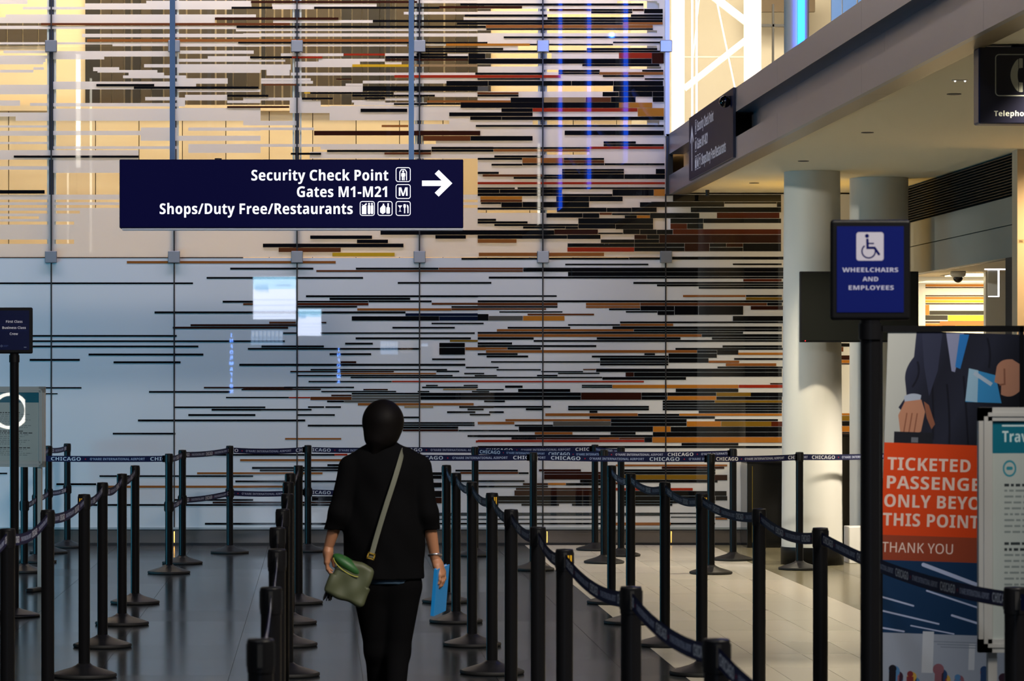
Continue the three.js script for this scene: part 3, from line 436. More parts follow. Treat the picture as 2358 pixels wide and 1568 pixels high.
// ---------------------------------------------------------------- hanging direction sign
const rrect = (g, x, y, w, h, r) => { g.beginPath(); g.moveTo(x + r, y); g.arcTo(x + w, y, x + w, y + h, r); g.arcTo(x + w, y + h, x, y + h, r); g.arcTo(x, y + h, x, y, r); g.arcTo(x, y, x + w, y, r); g.closePath(); };
function fitText(g, s, x0, x1, y, px, weight = 'bold') { g.font = `${weight} ${px}px sans-serif`; const w = g.measureText(s).width; g.save(); g.translate(x0, y); g.scale((x1 - x0) / w, 1); g.fillText(s, 0, 0); g.restore(); }
function icon(g, k, x, y, s) {                        // pictogram boxes of the sign, s = side
  g.save(); g.translate(x, y); g.scale(s / 34, s / 34); g.lineWidth = 1.7; rrect(g, 1, 1, 32, 32, 5); g.stroke();
  if (k === 'gate') { g.lineWidth = 2.2; g.beginPath(); g.moveTo(9.5, 30); g.lineTo(9.5, 11); g.lineTo(13, 5.5); g.lineTo(21, 5.5); g.lineTo(24.5, 11); g.lineTo(24.5, 30); g.stroke(); g.beginPath(); g.arc(17, 10, 2.4, 0, 7); g.fill(); rrect(g, 12.5, 13, 9, 9, 2.5); g.fill(); g.fillRect(14, 20, 2.6, 10); g.fillRect(17.6, 20, 2.6, 10); }
  if (k === 'M') { g.font = 'bold 27px sans-serif'; g.textAlign = 'center'; g.fillText('M', 17, 27); g.textAlign = 'left'; }
  if (k === 'shop') { g.fillRect(5, 11, 10, 19); g.beginPath(); g.moveTo(4, 6); g.lineTo(9, 10); g.lineTo(15, 4); g.lineTo(16, 8); g.lineTo(9, 13); g.closePath(); g.fill(); rrect(g, 18, 9, 6, 21, 2.5); g.fill(); rrect(g, 25, 9, 5.5, 21, 2.5); g.fill(); g.beginPath(); g.arc(21, 6.5, 2.3, 0, 7); g.arc(27.5, 6.5, 2.3, 0, 7); g.fill(); }
  if (k === 'duty') { g.beginPath(); g.moveTo(6, 16); g.lineTo(12, 9); g.lineTo(12, 6); g.lineTo(15, 6); g.lineTo(15, 9); g.lineTo(18, 13); g.lineTo(18, 26); g.lineTo(12, 30); g.lineTo(6, 26); g.closePath(); g.fill(); rrect(g, 20, 14, 8, 15, 2); g.fill(); g.fillRect(22.4, 5, 3.2, 10); }
  if (k === 'food') { g.beginPath(); g.moveTo(5, 10); g.lineTo(15, 10); g.lineTo(10.6, 16); g.lineTo(10.6, 22); g.lineTo(13.5, 24); g.lineTo(6.5, 24); g.lineTo(9.4, 22); g.lineTo(9.4, 16); g.closePath(); g.fill(); rrect(g, 17.5, 7, 5.5, 9, 2.4); g.fill(); g.fillRect(19, 14, 2.6, 14); g.beginPath(); g.moveTo(25, 8); g.quadraticCurveTo(30, 9, 29, 18); g.lineTo(29, 28); g.lineTo(26.4, 28); g.lineTo(26.4, 18); g.closePath(); g.fill(); }
  g.restore();
}
function signFace(on, off) {
  return canvas(2048, 409, (g, w, h) => {
    g.fillStyle = off; g.fillRect(0, 0, w, h); g.fillStyle = g.strokeStyle = on; const k = w / 792; g.scale(k, k); const X = x => x - 275, Y = y => y - 367;
    fitText(g, 'Security Check Point', X(577), X(896), Y(415), 35); fitText(g, 'Gates M1-M21', X(682), X(897), Y(454), 35); fitText(g, 'Shops/Duty Free/Restaurants', X(365), X(814), Y(494), 35);
    icon(g, 'gate', X(912), Y(384), 35); icon(g, 'M', X(912), Y(424), 35); icon(g, 'shop', X(829), Y(464), 35); icon(g, 'duty', X(870), Y(464), 35); icon(g, 'food', X(912), Y(464), 35);
    g.lineWidth = 13; g.beginPath(); g.moveTo(X(973), Y(422)); g.lineTo(X(1034), Y(422)); g.stroke(); g.lineJoin = 'miter'; g.lineWidth = 13; g.beginPath(); g.moveTo(X(1007), Y(395)); g.lineTo(X(1034), Y(422)); g.lineTo(X(1007), Y(449)); g.stroke();
  });
}
{
  const s = 277, x0 = lx(275, s), x1 = lx(1067, s), y1 = ly(367, s), y0 = ly(525, s), w = x1 - x0, h = y1 - y0;
  const t = thing('hanging_sign', 'long dark blue hanging sign with lit white directions and right arrow', 'sign', [(x0 + x1) / 2, (y0 + y1) / 2, lz(s)]);
  mesh('case', rbx(w, h, .2, .008, 0, 0, -.1), mat({ color: C(.003, .004, .035), roughness: .5, specularIntensity: .2 }), t);
  mesh('face_sign', face(w - .012, h - .014).translate(0, .002, .001), mat({ color: C(1, 1, 1), map: signFace('#f2f4ff', '#02021c'), emissive: 0xffffff, emissiveMap: signFace('#ffffff', '#02022a'), emissiveIntensity: .95, roughness: .5, specularIntensity: .15 }), t.children[0]);
  mesh('bottom_rail', bx(w - .02, .012, .19, .01, -h / 2 - .008, -.1), M.steel, t);
  const rod = mat({ color: C(.10, .22, .46), roughness: .4, metalness: .2 });
  for (const x of [396, 948]) { mesh('hanger_rod', bx(.043, 11 - y1, .06, lx(x, s) - (x0 + x1) / 2, h / 2 + (11 - y1) / 2, -.1), rod, t); }
  mesh('bolt', cyl(.03, .03, .012, 16, lx(502, s) - (x0 + x1) / 2, h / 2, -.06), M.darkMetal, t);
}
// sign on the fascia beam, seen at a slant
{
  const X = XF - .035, zA = -(F * X / (1588 - PX)), zB = -(F * X / (1690 - PX)), L = zB - zA, h = .572;
  const t = thing('fascia_sign', 'dark blue direction sign fixed along the metal fascia beam', 'sign', [X, EYE + 2.075, (zA + zB) / 2], -Math.PI / 2);
  mesh('panel', bx(L, h, .02, 0, 0, -.005), mat({ color: C(.004, .005, .03), roughness: .4 }), t);
  mesh('face', face(L - .01, h - .01).translate(0, 0, .006), mat({ color: C(1, 1, 1), roughness: .5, specularIntensity: .2, map: canvas(2048, 366, (g, w, h2) => {
    g.fillStyle = '#0b0c2c'; g.fillRect(0, 0, w, h2); g.fillStyle = g.strokeStyle = '#c3c6d6'; g.lineWidth = 26;
    g.beginPath(); g.moveTo(150, 320); g.lineTo(150, 70); g.stroke(); g.beginPath(); g.moveTo(80, 150); g.lineTo(150, 70); g.lineTo(220, 150); g.stroke();
    icon(g, 'gate', 300, 34, 84); icon(g, 'M', 300, 138, 84); icon(g, 'shop', 300, 244, 84); icon(g, 'duty', 400, 244, 84); icon(g, 'food', 500, 244, 84);
    fitText(g, 'Security Check Point', 410, 1190, 106, 84); fitText(g, 'Gates M1-M21', 410, 930, 210, 84); fitText(g, 'Shops/Duty Free/Restaurants', 620, 1740, 316, 84); }) }), t);
  const c = thing('security_camera', 'small black dome camera on the fascia sign top corner', 'camera', [X - .05, EYE + 2.26, zB - .2]);
  mesh('dome', new THREE.SphereGeometry(.05, 20, 14).scale(1, 1, 1), mat({ color: C(.003, .003, .004), roughness: .1 }), c);
  mesh('mount', bx(.06, .03, .06, .04, .03, 0), M.black, c);
}
// telephone sign under the canopy
{
  const s = 428, x0 = lx(2254, s), w = 180 / s, y1 = ly(107, s), y0 = ly(285, s), h = y1 - y0;
  const t = thing('telephone_sign', 'dark blue telephone sign box hanging from the canopy ceiling', 'sign', [x0 + w / 2, (y0 + y1) / 2, lz(s)]);
  mesh('case', rbx(w, h, .15, .014, 0, 0, -.077), mat({ color: C(.006, .016, .09), roughness: .35 }), t);
  mesh('face', face(w - .012, h - .012).translate(0, 0, .001), mat({ color: C(1, 1, 1), roughness: .35, map: canvas(720, 712, (g, W, H) => {
    g.fillStyle = '#05061c'; g.fillRect(0, 0, W, H); g.fillStyle = g.strokeStyle = '#a9ada3'; g.lineWidth = 10; rrect(g, 148, 66, 424, 390, 34); g.stroke();
    g.save(); g.translate(288, 104); g.beginPath(); g.moveTo(118, 0); g.lineTo(118, 88); g.lineTo(78, 92); g.quadraticCurveTo(60, 158, 78, 224); g.lineTo(118, 228); g.lineTo(118, 316); g.quadraticCurveTo(70, 330, 36, 270); g.quadraticCurveTo(-34, 158, 36, 46); g.quadraticCurveTo(70, -14, 118, 0); g.fill(); g.fillStyle = '#05061c'; g.fillRect(76, 0, 6, 90); g.fillRect(76, 226, 6, 92); g.restore();
    g.fillStyle = '#a9ada3'; fitText(g, 'Telephones', 132, 545, 650, 70); }) }), t);
  const hh = YC - y1; mesh('hanger', cyl(.012, .012, hh, 16, .03, h / 2, -.077), M.darkMetal, t);
  mesh('ceiling_plate', cyl(.05, .05, .012, 24, .03, h / 2 + hh - .012, -.077), M.darkMetal, t);
  const d = thing('ceiling_detector', 'small white ceiling fitting with two bright points under the canopy', 'detector', [lx(2210, 382), YC, lz(382)]);
  mesh('plate', bx(.09, .008, .03, 0, -.004, 0), M.white, d);
  for (const q of [-1, 1]) mesh('point_light', new THREE.SphereGeometry(.006, 10, 8).translate(q * .03, -.01, .01), mat({ color: 0xffffff, emissive: 0xffffff, emissiveIntensity: 2 }), d);
  const sp = thing('ceiling_sprinkler', 'small dark sprinkler head on the ceiling by the fascia end', 'sprinkler', [lx(1629, 240), YC, lz(240)]);
  mesh('stem', cyl(.016, .02, .05, 14, 0, -.05, 0), M.darkMetal, sp); mesh('deflector', cyl(.026, .026, .006, 16, 0, -.058, 0), M.darkMetal, sp);
}
// ---------------------------------------------------------------- signs on posts
const SIGN_BASE = lathe([[.001, 0], [.175, 0], [.175, .016], [.15, .026], [.06, .05], [.034, .06], [.001, .06]], 36);
function postSign(label, x, s, yTop, w, h, tex, lean = 0) {
  const t = thing('post_sign', label, 'sign', [lx(x, s), 0, lz(s)]), top = ly(yTop, s);
  mesh('base', SIGN_BASE, M.baseBlack, t);
  mesh('post', cyl(.031, .031, top - h - .05, 24, 0, .05, 0), M.postBlack, t);
  mesh('post_head', cyl(.036, .036, .05, 24, 0, top - h - .06, 0), M.black, t);
  mesh('frame', rbx(w, h, .022, .012, 0, top - h / 2, .0, 3), M.black, t);
  mesh('face', face(w - .042, h - .046).translate(-.002, top - h / 2 + .002, .0125), mat({ color: C(1, 1, 1), map: tex, roughness: .22 }), t.children[3]);
  return t;
}
postSign('black framed blue wheelchairs and employees sign on a black post', 2004, 735, 506, .251, .315, canvas(640, 820, (g, W, H) => {
  g.fillStyle = '#101a60'; g.fillRect(0, 0, W, H);
  g.fillStyle = '#b9b6c4'; rrect(g, 186, 56, 262, 272, 26); g.fill();
  g.fillStyle = g.strokeStyle = '#0e1350'; g.beginPath(); g.arc(288, 92, 19, 0, 7); g.fill(); g.lineCap = 'round'; g.lineWidth = 24; g.beginPath(); g.moveTo(292, 128); g.lineTo(294, 206); g.lineTo(360, 206); g.lineTo(402, 266); g.stroke(); g.lineWidth = 14; g.beginPath(); g.moveTo(298, 164); g.lineTo(350, 164); g.stroke(); g.beginPath(); g.arc(304, 238, 64, -.1, 4.0); g.stroke();
  g.fillStyle = '#b4b6cc'; fitText(g, 'WHEELCHAIRS', 52, 590, 436, 58); fitText(g, 'AND', 246, 400, 524, 58); fitText(g, 'EMPLOYEES', 106, 548, 606, 58);
}));
postSign('small blue first and business class sign on a black post at left', 33, 337, 708, .252, .315, canvas(420, 540, (g, W, H) => {
  g.fillStyle = '#0a1142'; g.fillRect(0, 0, W, H); g.fillStyle = '#f2f5ff';
  g.textAlign = 'center'; g.font = 'bold 47px sans-serif'; g.fillText('First Class', 214, 168); g.fillText('Business Class', 212, 252); g.fillText('Crew', 208, 336);
  g.fillStyle = '#20306c'; g.fillRect(30, 190, 360, 3); g.fillRect(30, 274, 360, 3); g.fillStyle = '#7f93b8'; g.beginPath(); g.arc(40, 486, 15, 0, 7); g.fill(); g.fillStyle = '#070c34'; g.beginPath(); g.arc(40, 486, 8, 0, 7); g.fill(); g.fillStyle = '#3f4f84'; g.fillRect(64, 476, 70, 8); g.fillRect(64, 490, 56, 6); g.fillStyle = '#9fb0cc'; g.fillRect(346, 500, 36, 8);
}));

// ---------------------------------------------------------------- poster and travel notice on the right
{
  const s = 590, x0 = lx(2030, s), x1 = lx(2351, s), top = ly(750, s), t = thing('poster_stand', 'tall black framed poster stand with red ticketed passengers notice', 'poster', [(x0 + x1) / 2, 0, lz(s)]);
  const w = x1 - x0, fh = top - .12;
  mesh('frame', merge([bx(w + .02, .024, .03, 0, top - .012, 0), bx(.012, fh, .03, -w / 2 - .004, .12 + fh / 2, 0), bx(.014, fh, .03, w / 2, .12 + fh / 2, 0), bx(w + .02, .024, .03, 0, .12, 0)]), M.black, t);
  for (const q of [-1, 1]) mesh('foot', merge([rbx(.05, .04, .5, .01, q * (w / 2 - .06), .02, 0), bx(.03, .12, .03, q * (w / 2 - .06), .07, 0)]), M.black, t);
  const k = 3, ph = 1300, tex = canvas(750, 2048, (g, W, H) => {
    g.scale(W / 322, W / 322);                        // poster drawn in photograph pixels, origin at its upper left corner
    g.fillStyle = '#b9bcb8'; g.fillRect(0, 0, 322, 300);
    g.fillStyle = '#23263a'; g.beginPath(); g.moveTo(66, 0); g.lineTo(62, 60); g.quadraticCurveTo(38, 90, 44, 120); g.lineTo(48, 150); g.lineTo(30, 178); g.lineTo(60, 210); g.lineTo(80, 262); g.lineTo(322, 300); g.lineTo(322, 0); g.closePath(); g.fill();
    g.fillStyle = '#1a1c28'; g.beginPath(); g.moveTo(208, 0); g.lineTo(322, 0); g.lineTo(322, 300); g.lineTo(120, 290); g.lineTo(118, 160); g.lineTo(170, 110); g.closePath(); g.fill();
    const gr = g.createLinearGradient(60, 0, 322, 120); gr.addColorStop(0, '#30344c'); gr.addColorStop(.35, '#20222f'); gr.addColorStop(.6, '#2b2e3e'); gr.addColorStop(1, '#17181f'); g.fillStyle = gr; g.beginPath(); g.moveTo(66, 0); g.lineTo(62, 60); g.quadraticCurveTo(38, 90, 44, 120); g.lineTo(48, 150); g.lineTo(60, 210); g.lineTo(80, 262); g.lineTo(322, 300); g.lineTo(322, 0); g.closePath(); g.fill(); g.strokeStyle = 'rgba(12,13,20,.5)'; g.lineWidth = 5; for (const [a, b, c, d] of [[100, 60, 112, 250], [140, 120, 150, 280], [178, 100, 196, 290], [230, 10, 236, 80], [70, 70, 60, 130]]) { g.beginPath(); g.moveTo(a, b); g.quadraticCurveTo(a + 12, (b + d) / 2, c, d); g.stroke(); }
    g.fillStyle = '#34384e'; g.beginPath(); g.moveTo(78, 0); g.lineTo(126, 0); g.lineTo(118, 90); g.lineTo(100, 150); g.lineTo(86, 80); g.closePath(); g.fill();
    g.fillStyle = '#8d93b4'; g.beginPath(); g.moveTo(134, 0); g.lineTo(176, 0); g.lineTo(158, 92); g.lineTo(150, 90); g.closePath(); g.fill();
    g.fillStyle = '#2b78c4'; g.beginPath(); g.moveTo(166, 4); g.lineTo(188, 4); g.lineTo(170, 84); g.lineTo(158, 80); g.closePath(); g.fill();
    const skin = '#b9846a', skin2 = '#8c5a46';
    g.fillStyle = '#a9b4c8'; g.beginPath(); g.moveTo(42, 152); g.quadraticCurveTo(60, 140, 82, 148); g.lineTo(80, 160); g.lineTo(44, 166); g.closePath(); g.fill();
    g.fillStyle = skin; g.beginPath(); g.moveTo(44, 164); g.lineTo(82, 158); g.lineTo(92, 186); g.lineTo(84, 232); g.lineTo(66, 242); g.lineTo(36, 236); g.lineTo(30, 196); g.closePath(); g.fill();
    g.strokeStyle = skin2; g.lineWidth = 3; for (const x of [44, 56, 68]) { g.beginPath(); g.moveTo(x + 6, 190); g.lineTo(x, 236); g.stroke(); }
    g.fillStyle = skin2; g.beginPath(); g.moveTo(88, 162); g.lineTo(100, 170); g.lineTo(116, 214); g.lineTo(108, 226); g.lineTo(96, 200); g.closePath(); g.fill();
    g.fillStyle = '#20222a'; g.fillRect(22, 234, 90, 32); g.fillStyle = '#6b6f78'; g.fillRect(62, 246, 16, 12);
    g.fillStyle = '#3c93cf'; g.beginPath(); g.moveTo(190, 82); g.lineTo(252, 96); g.lineTo(268, 160); g.lineTo(184, 160); g.closePath(); g.fill(); g.fillStyle = '#9fc6e0'; g.beginPath(); g.moveTo(190, 82); g.lineTo(212, 86); g.lineTo(212, 160); g.lineTo(184, 158); g.closePath(); g.fill(); g.strokeStyle = '#b8cbe0'; g.lineWidth = 9; g.beginPath(); g.moveTo(202, 92); g.lineTo(244, 118); g.stroke();
    g.fillStyle = '#c08a70'; g.beginPath(); g.moveTo(254, 76); g.quadraticCurveTo(262, 56, 290, 58); g.lineTo(310, 70); g.lineTo(310, 130); g.quadraticCurveTo(290, 152, 266, 140); g.lineTo(266, 118); g.lineTo(250, 112); g.closePath(); g.fill(); g.strokeStyle = '#93604c'; g.lineWidth = 4; g.beginPath(); g.moveTo(272, 80); g.lineTo(274, 116); g.lineTo(262, 118); g.stroke();
    g.fillStyle = '#dc471a'; g.fillRect(0, 260, 322, 272); g.fillStyle = '#96432c'; g.fillRect(0, 474, 322, 58);
    g.fillStyle = '#e9cfc4'; fitText(g, 'TICKETED', 8, 204, 323, 41, 'bold'); fitText(g, 'PASSENGERS', 5, 280, 366, 41, 'bold'); fitText(g, 'ONLY BEYOND', 2, 290, 409, 41, 'bold'); fitText(g, 'THIS POINT', 2, 226, 452, 41, 'bold'); fitText(g, 'THANK YOU', 2, 170, 513, 32, 'normal');
    g.fillStyle = '#17365a'; g.fillRect(0, 532, 322, 168); g.strokeStyle = '#b4bfe0'; g.lineCap = 'round';
    for (const [a, b, c, d, w2] of [[100, 540, 236, 586, 9], [110, 600, 232, 636, 4], [0, 616, 80, 636, 4], [10, 650, 140, 676, 4], [170, 655, 232, 672, 5], [76, 682, 176, 698, 3], [0, 688, 60, 696, 4]]) { g.lineWidth = w2; g.beginPath(); g.moveTo(a, b); g.lineTo(c, d); g.stroke(); }
    g.fillStyle = '#9aa3b4'; g.fillRect(0, 700, 322, 190); g.fillStyle = '#c2c8d2'; g.fillRect(104, 694, 26, 96); g.fillRect(212, 720, 14, 60); g.fillStyle = '#7c8796'; for (let i = 0; i < 8; i++) g.fillRect(130 + i * 8, 716 + (i % 3) * 6, 60, 2);
    for (let i = 0; i < 46; i++) { g.fillStyle = ['#3a2433', '#27426c', '#7c2f33', '#c7a14a', '#1c1a22', '#4f7fae', '#8a5a66'][i % 7]; const x = (i * 53) % 322, y = 778 + ((i * 29) % 60); g.beginPath(); g.arc(x, y, 7 + (i % 4) * 2, 0, 7); g.fill(); g.fillRect(x - 8, y + 6, 16, 90); }
  });
  const pw = 320 / s, pH = pw * 2048 / 750; const p = mesh('poster_print', bx(pw, pH, .006), [M.white, M.white, M.white, M.white, mat({ color: C(1, 1, 1), map: tex, roughness: .3 }), M.white], t);
  p.position.set(-.002, top - .026 - pH / 2, .006); p.rotation.z = -.034;
}
function notice(label, x0p, x1, top, bottom, s, tex, legs) {
  const a = lx(x0p, s), b = lx(x1, s), y1 = ly(top, s), y0 = ly(bottom, s), w = b - a, h = y1 - y0;
  const t = thing('travel_notice', label, 'sign', [(a + b) / 2, 0, lz(s)]), fr = .045, alu = mat({ color: C(.50, .50, .48), roughness: .38, metalness: .25 });
  const g = []; for (const [q, e, d] of [[0, .045, .03], [.017, .03, .036]]) { g.push(bx(w - 2 * q, e - q, d, 0, y1 - q - (e - q) / 2, 0), bx(w - 2 * q, e - q, d, 0, y0 + q + (e - q) / 2, 0), bx(e - q, h - 2 * q, d, -w / 2 + q + (e - q) / 2, (y0 + y1) / 2, 0), bx(e - q, h - 2 * q, d, w / 2 - q - (e - q) / 2, (y0 + y1) / 2, 0)); }
  mesh('frame', merge(g), alu, t);
  mesh('print', face(w - .08, h - .08).translate(0, (y0 + y1) / 2, .008), mat({ color: C(1, 1, 1), map: tex, roughness: .3, clearcoat: 1, clearcoatRoughness: .01 }), t);
  mesh('backing', bx(w - .06, h - .06, .01, 0, (y0 + y1) / 2, 0), M.white, t);
  mesh('leg', bx(.03, y0, .03, -w / 2 + .05, y0 / 2, -.02), alu, t); mesh('leg', bx(.03, y0, .03, w / 2 - .05, y0 / 2, -.02), alu, t);
  for (const q of [-1, 1]) mesh('foot', rbx(.06, .03, .4, .01, q * (w / 2 - .05), .015, 0), M.baseBlack, t); return t;
}
const noticeTex = canvas(640, 900, (g, W, H) => {
  g.fillStyle = '#a9b1ad'; g.fillRect(0, 0, W, H); g.fillStyle = '#0f6377'; g.fillRect(8, 8, W - 16, 130); g.fillStyle = '#b9cfd2'; g.font = 'bold 62px sans-serif'; g.fillText('Travel', 58, 92); g.fillRect(58, 22, 320, 7);
  g.strokeStyle = '#2a7f90'; g.lineWidth = 8; g.beginPath(); g.arc(96, 200, 30, 0, 7); g.stroke(); g.fillStyle = '#2a7f90'; rrect(g, 80, 192, 32, 14, 6); g.fill();
  g.fillStyle = '#5d6a6c'; let y = 262; for (let i = 0; i < 22; i++) { const b = [0, 9, 10, 17].includes(i); g.fillStyle = b ? '#2c3336' : '#76807f'; let x = 70; const e = 440 + ((i * 97) % 140); while (x < e) { const w = 14 + ((x * 7 + i * 31) % 40); g.fillRect(x, y, Math.min(w, e - x), b ? 11 : 8); x += w + 9; } y += i === 8 || i === 16 ? 46 : 24; }
});
notice('white framed teal travel notice at the right edge, nearest the camera', 2252, 2600, 938, 1502, 690, noticeTex);
const farNotice = notice('white framed travel notice standing far left behind the class sign', -70, 110, 890, 1075, 300, noticeTex);
farNotice.rotation.y = -.30;

// ---------------------------------------------------------------- stanchions and belts
const STAN = {
  base: lathe([[.001, 0], [.172, 0], [.178, .006], [.178, .018], [.17, .022]], 44),
  dome: lathe([[.17, .022], [.15, .030], [.11, .042], [.07, .054], [.045, .066], [.034, .076], [.001, .076]], 44),
  post: cyl(.0315, .0315, .86, 28, 0, .07, 0),
  head: lathe([[.0315, .915], [.0335, .917], [.0335, .992], [.031, .998], [.001, 1.0]], 28),
  slot: merge([bx(.012, .056, .0705, 0, .958, 0), bx(.0705, .056, .012, 0, .958, 0)]),
  low: merge([cyl(.036, .036, .085, 28, 0, .515, 0), bx(.02, .07, .08, 0, .557, 0), bx(.08, .07, .02, 0, .557, 0)]),
};
let proto = null;
function stanchion(x, s, label, group, twin, mark) {
  let t;
  if (!proto) { t = proto = thing('belt_stanchion', label, 'stanchion', [0, 0, 0], 0, group); mesh('base', STAN.base, M.rubber, t); mesh('dome', STAN.dome, M.baseBlack, t); mesh('post', STAN.post, M.postBlack, t); const hd = mesh('head', STAN.head, M.black, t); mesh('belt_slot', STAN.slot, M.rubber, hd); }
  else { t = proto.clone(true); t.name = numbered('belt_stanchion'); t.userData = {}; tag(t, label, 'stanchion', group); scene.add(t); for (const c of [...t.children]) if (c.name === 'lower_cassette' || c.name === 'yellow_mark') t.remove(c); }
  t.position.set(lx(x, s), 0, lz(s)); t.rotation.y = rr(-.04, .04);
  if (twin) mesh('lower_cassette', STAN.low, M.black, t);
  if (mark) { const pa = [mark * .012, mark * .022]; for (const q of pa) mesh('yellow_mark', bx(.0055, .046, .004, q, .953, Math.sqrt(.0335 ** 2 - q * q) + .001), yellowM, t); t.rotation.y = 0; }
  return t.position;
}
const yellowM = mat({ color: C(.80, .44, .01), roughness: .5 });
const sOf = top => (top - PY) / .64;
const ord = ['first', 'second', 'third', 'fourth', 'fifth', 'sixth', 'seventh', 'eighth', 'ninth', 'tenth'];
const beltTex = canvas(2048, 112, (g, W, H) => {
  g.fillStyle = '#11163f'; g.fillRect(0, 0, W, H); g.fillStyle = '#0c1032'; g.fillRect(0, 0, W, 8); g.fillRect(0, H - 8, W, 8);
  g.fillStyle = '#d2d6e0'; fitText(g, 'CHICAGO', 40, 672, 88, 92, 'bold'); g.fillStyle = '#b01f3a'; g.font = '60px sans-serif'; g.beginPath(); for (let i = 0; i < 12; i++) { const a = i * Math.PI / 6, r = i % 2 ? 9 : 20; g.lineTo(760 + r * Math.cos(a), 58 + r * Math.sin(a)); } g.fill();
  g.fillStyle = '#a9b2cc'; fitText(g, "O'HARE INTERNATIONAL AIRPORT", 850, 1985, 78, 60, 'bold');
});
beltTex.wrapS = THREE.RepeatWrapping;
const beltM = mat({ color: C(1, 1, 1), map: beltTex, roughness: .65, specularIntensity: .4 });
function belt(a, b, label, { h = .955, sag = .02, u0 = 0, tip = 0, group = 'navy barrier belts', w = .05, dip = 0 } = {}) {
  const d = b.clone().sub(a).setY(0), L = d.length(), tdir = d.clone().normalize(), n = V(0, 1, 0).cross(tdir).normalize();
  const A = a.clone().addScaledVector(tdir, .04), B = b.clone().addScaledVector(tdir, -.04), N = 14, pos = [], nor = [], uv = [], idx = [];
  for (const side of [1, -1]) {
    const nn = n.clone().multiplyScalar(side), right = V(0, 1, 0).cross(nn), dir = Math.sign(tdir.dot(right)), o = pos.length / 3;
    for (let i = 0; i <= N; i++) { const k = i / N, p = A.clone().lerp(B, k).addScaledVector(nn, .0012); p.y = h - dip * k - sag * 4 * k * (1 - k); const u = (u0 + (dir > 0 ? k : 1 - k) * L) / .9; for (const v of [0, 1]) { pos.push(p.x, p.y + (v - .5) * w, p.z); nor.push(nn.x, 0, nn.z); uv.push(u, v); } }
    for (let i = 0; i < N; i++) { const q = o + i * 2; idx.push(...(side > 0 ? [q, q + 1, q + 2, q + 1, q + 3, q + 2] : [q, q + 2, q + 1, q + 1, q + 2, q + 3])); }
  }
  const g = new THREE.BufferGeometry(); g.setAttribute('position', new THREE.Float32BufferAttribute(pos, 3)); g.setAttribute('normal', new THREE.Float32BufferAttribute(nor, 3)); g.setAttribute('uv', new THREE.Float32BufferAttribute(uv, 2)); g.setIndex(idx);
  const t = thing('barrier_belt', label, 'belt', [0, 0, 0], 0, group);
  mesh('webbing', g, beltM, t);
  const clipG = (p, s) => { const m = new THREE.Matrix4().makeBasis(tdir, V(0, 1, 0), n); m.setPosition(p.x, h - (s < 0 ? dip : 0), p.z); return bx(.02, w + .006, .01).applyMatrix4(m); };
  mesh('belt_end', clipG(B.clone().addScaledVector(tdir, -.004), -1), M.black, t);
  if (tip) { const yg = []; for (const o of [.03, .09]) { const p = (tip > 0 ? A.clone().addScaledVector(tdir, o) : B.clone().addScaledVector(tdir, -o)); const m = new THREE.Matrix4().makeBasis(tdir, V(0, 1, 0), n); const k = o / L; m.setPosition(p.x, h - sag * 4 * k * (1 - k) - (tip < 0 ? dip : 0), p.z); yg.push(bx(.035, w - .004, .004).applyMatrix4(m)); } mesh('yellow_mark', merge(yg), yellowM, t); }
  return t;
}
const row = (name, list, tips = {}, ends = {}) => {
  const P = list.map(([x, top], i) => stanchion(x, sOf(top), `black belt stanchion, ${ord[i]} from the front in the ${name}`, 'stanchions of the ' + name, 0, tips[i] || 0));
  for (let i = 0; i + 1 < P.length; i++) belt(P[i + 1], P[i], `navy printed belt between ${ord[i]} and ${ord[i + 1]} stanchions of the ${name}`, { sag: .028 + .012 * rnd(), u0: rnd() * .9, tip: ends[i] || 0, group: 'belts of the ' + name });
  return P;
};
const PA = row('leftmost slanting row', [[17, 1216], [110, 1173], [194, 1137], [236, 1110], [281, 1090], [311, 1071]], { 2: -1 });
belt(PA[0], V(PA[0].x + .01, 0, PA[0].z + 1.9), 'navy printed belt leaving the picture at the lower left corner', { sag: .03, group: 'belts of the leftmost slanting row' });
const PL = row('row left of the woman', [[600, 1469], [624, 1350], [638, 1263], [639, 1213], [651, 1171], [662, 1136], [664, 1109], [668, 1089], [687, 1071]]);
const PM = row('row right of the woman', [[1650, 1469], [1453, 1349], [1300, 1263], [1239, 1212], [1177, 1172], [1133, 1134], [1087, 1109], [1050, 1088], [1028, 1070]], { 2: 1, 5: 1 });
belt(PM[0], V(PM[0].x + .02, 0, PM[0].z + 2), 'navy printed belt leaving the picture at the bottom, right of the woman', { sag: .03, group: 'belts of the row right of the woman' });
const PR = row('row along the pale stone strip', [[2337, 1350], [1889, 1214], [1748, 1170], [1616, 1135], [1531, 1109], [1452, 1089], [1408, 1071]], { 3: 1 }, { 0: -1 });
belt(PR[0], V(PR[0].x + .45, 0, PR[0].z + 1.6), 'navy printed belt running off the right edge from the nearest stanchion', { sag: .02, u0: -.03, group: 'belts of the row along the pale stone strip' });
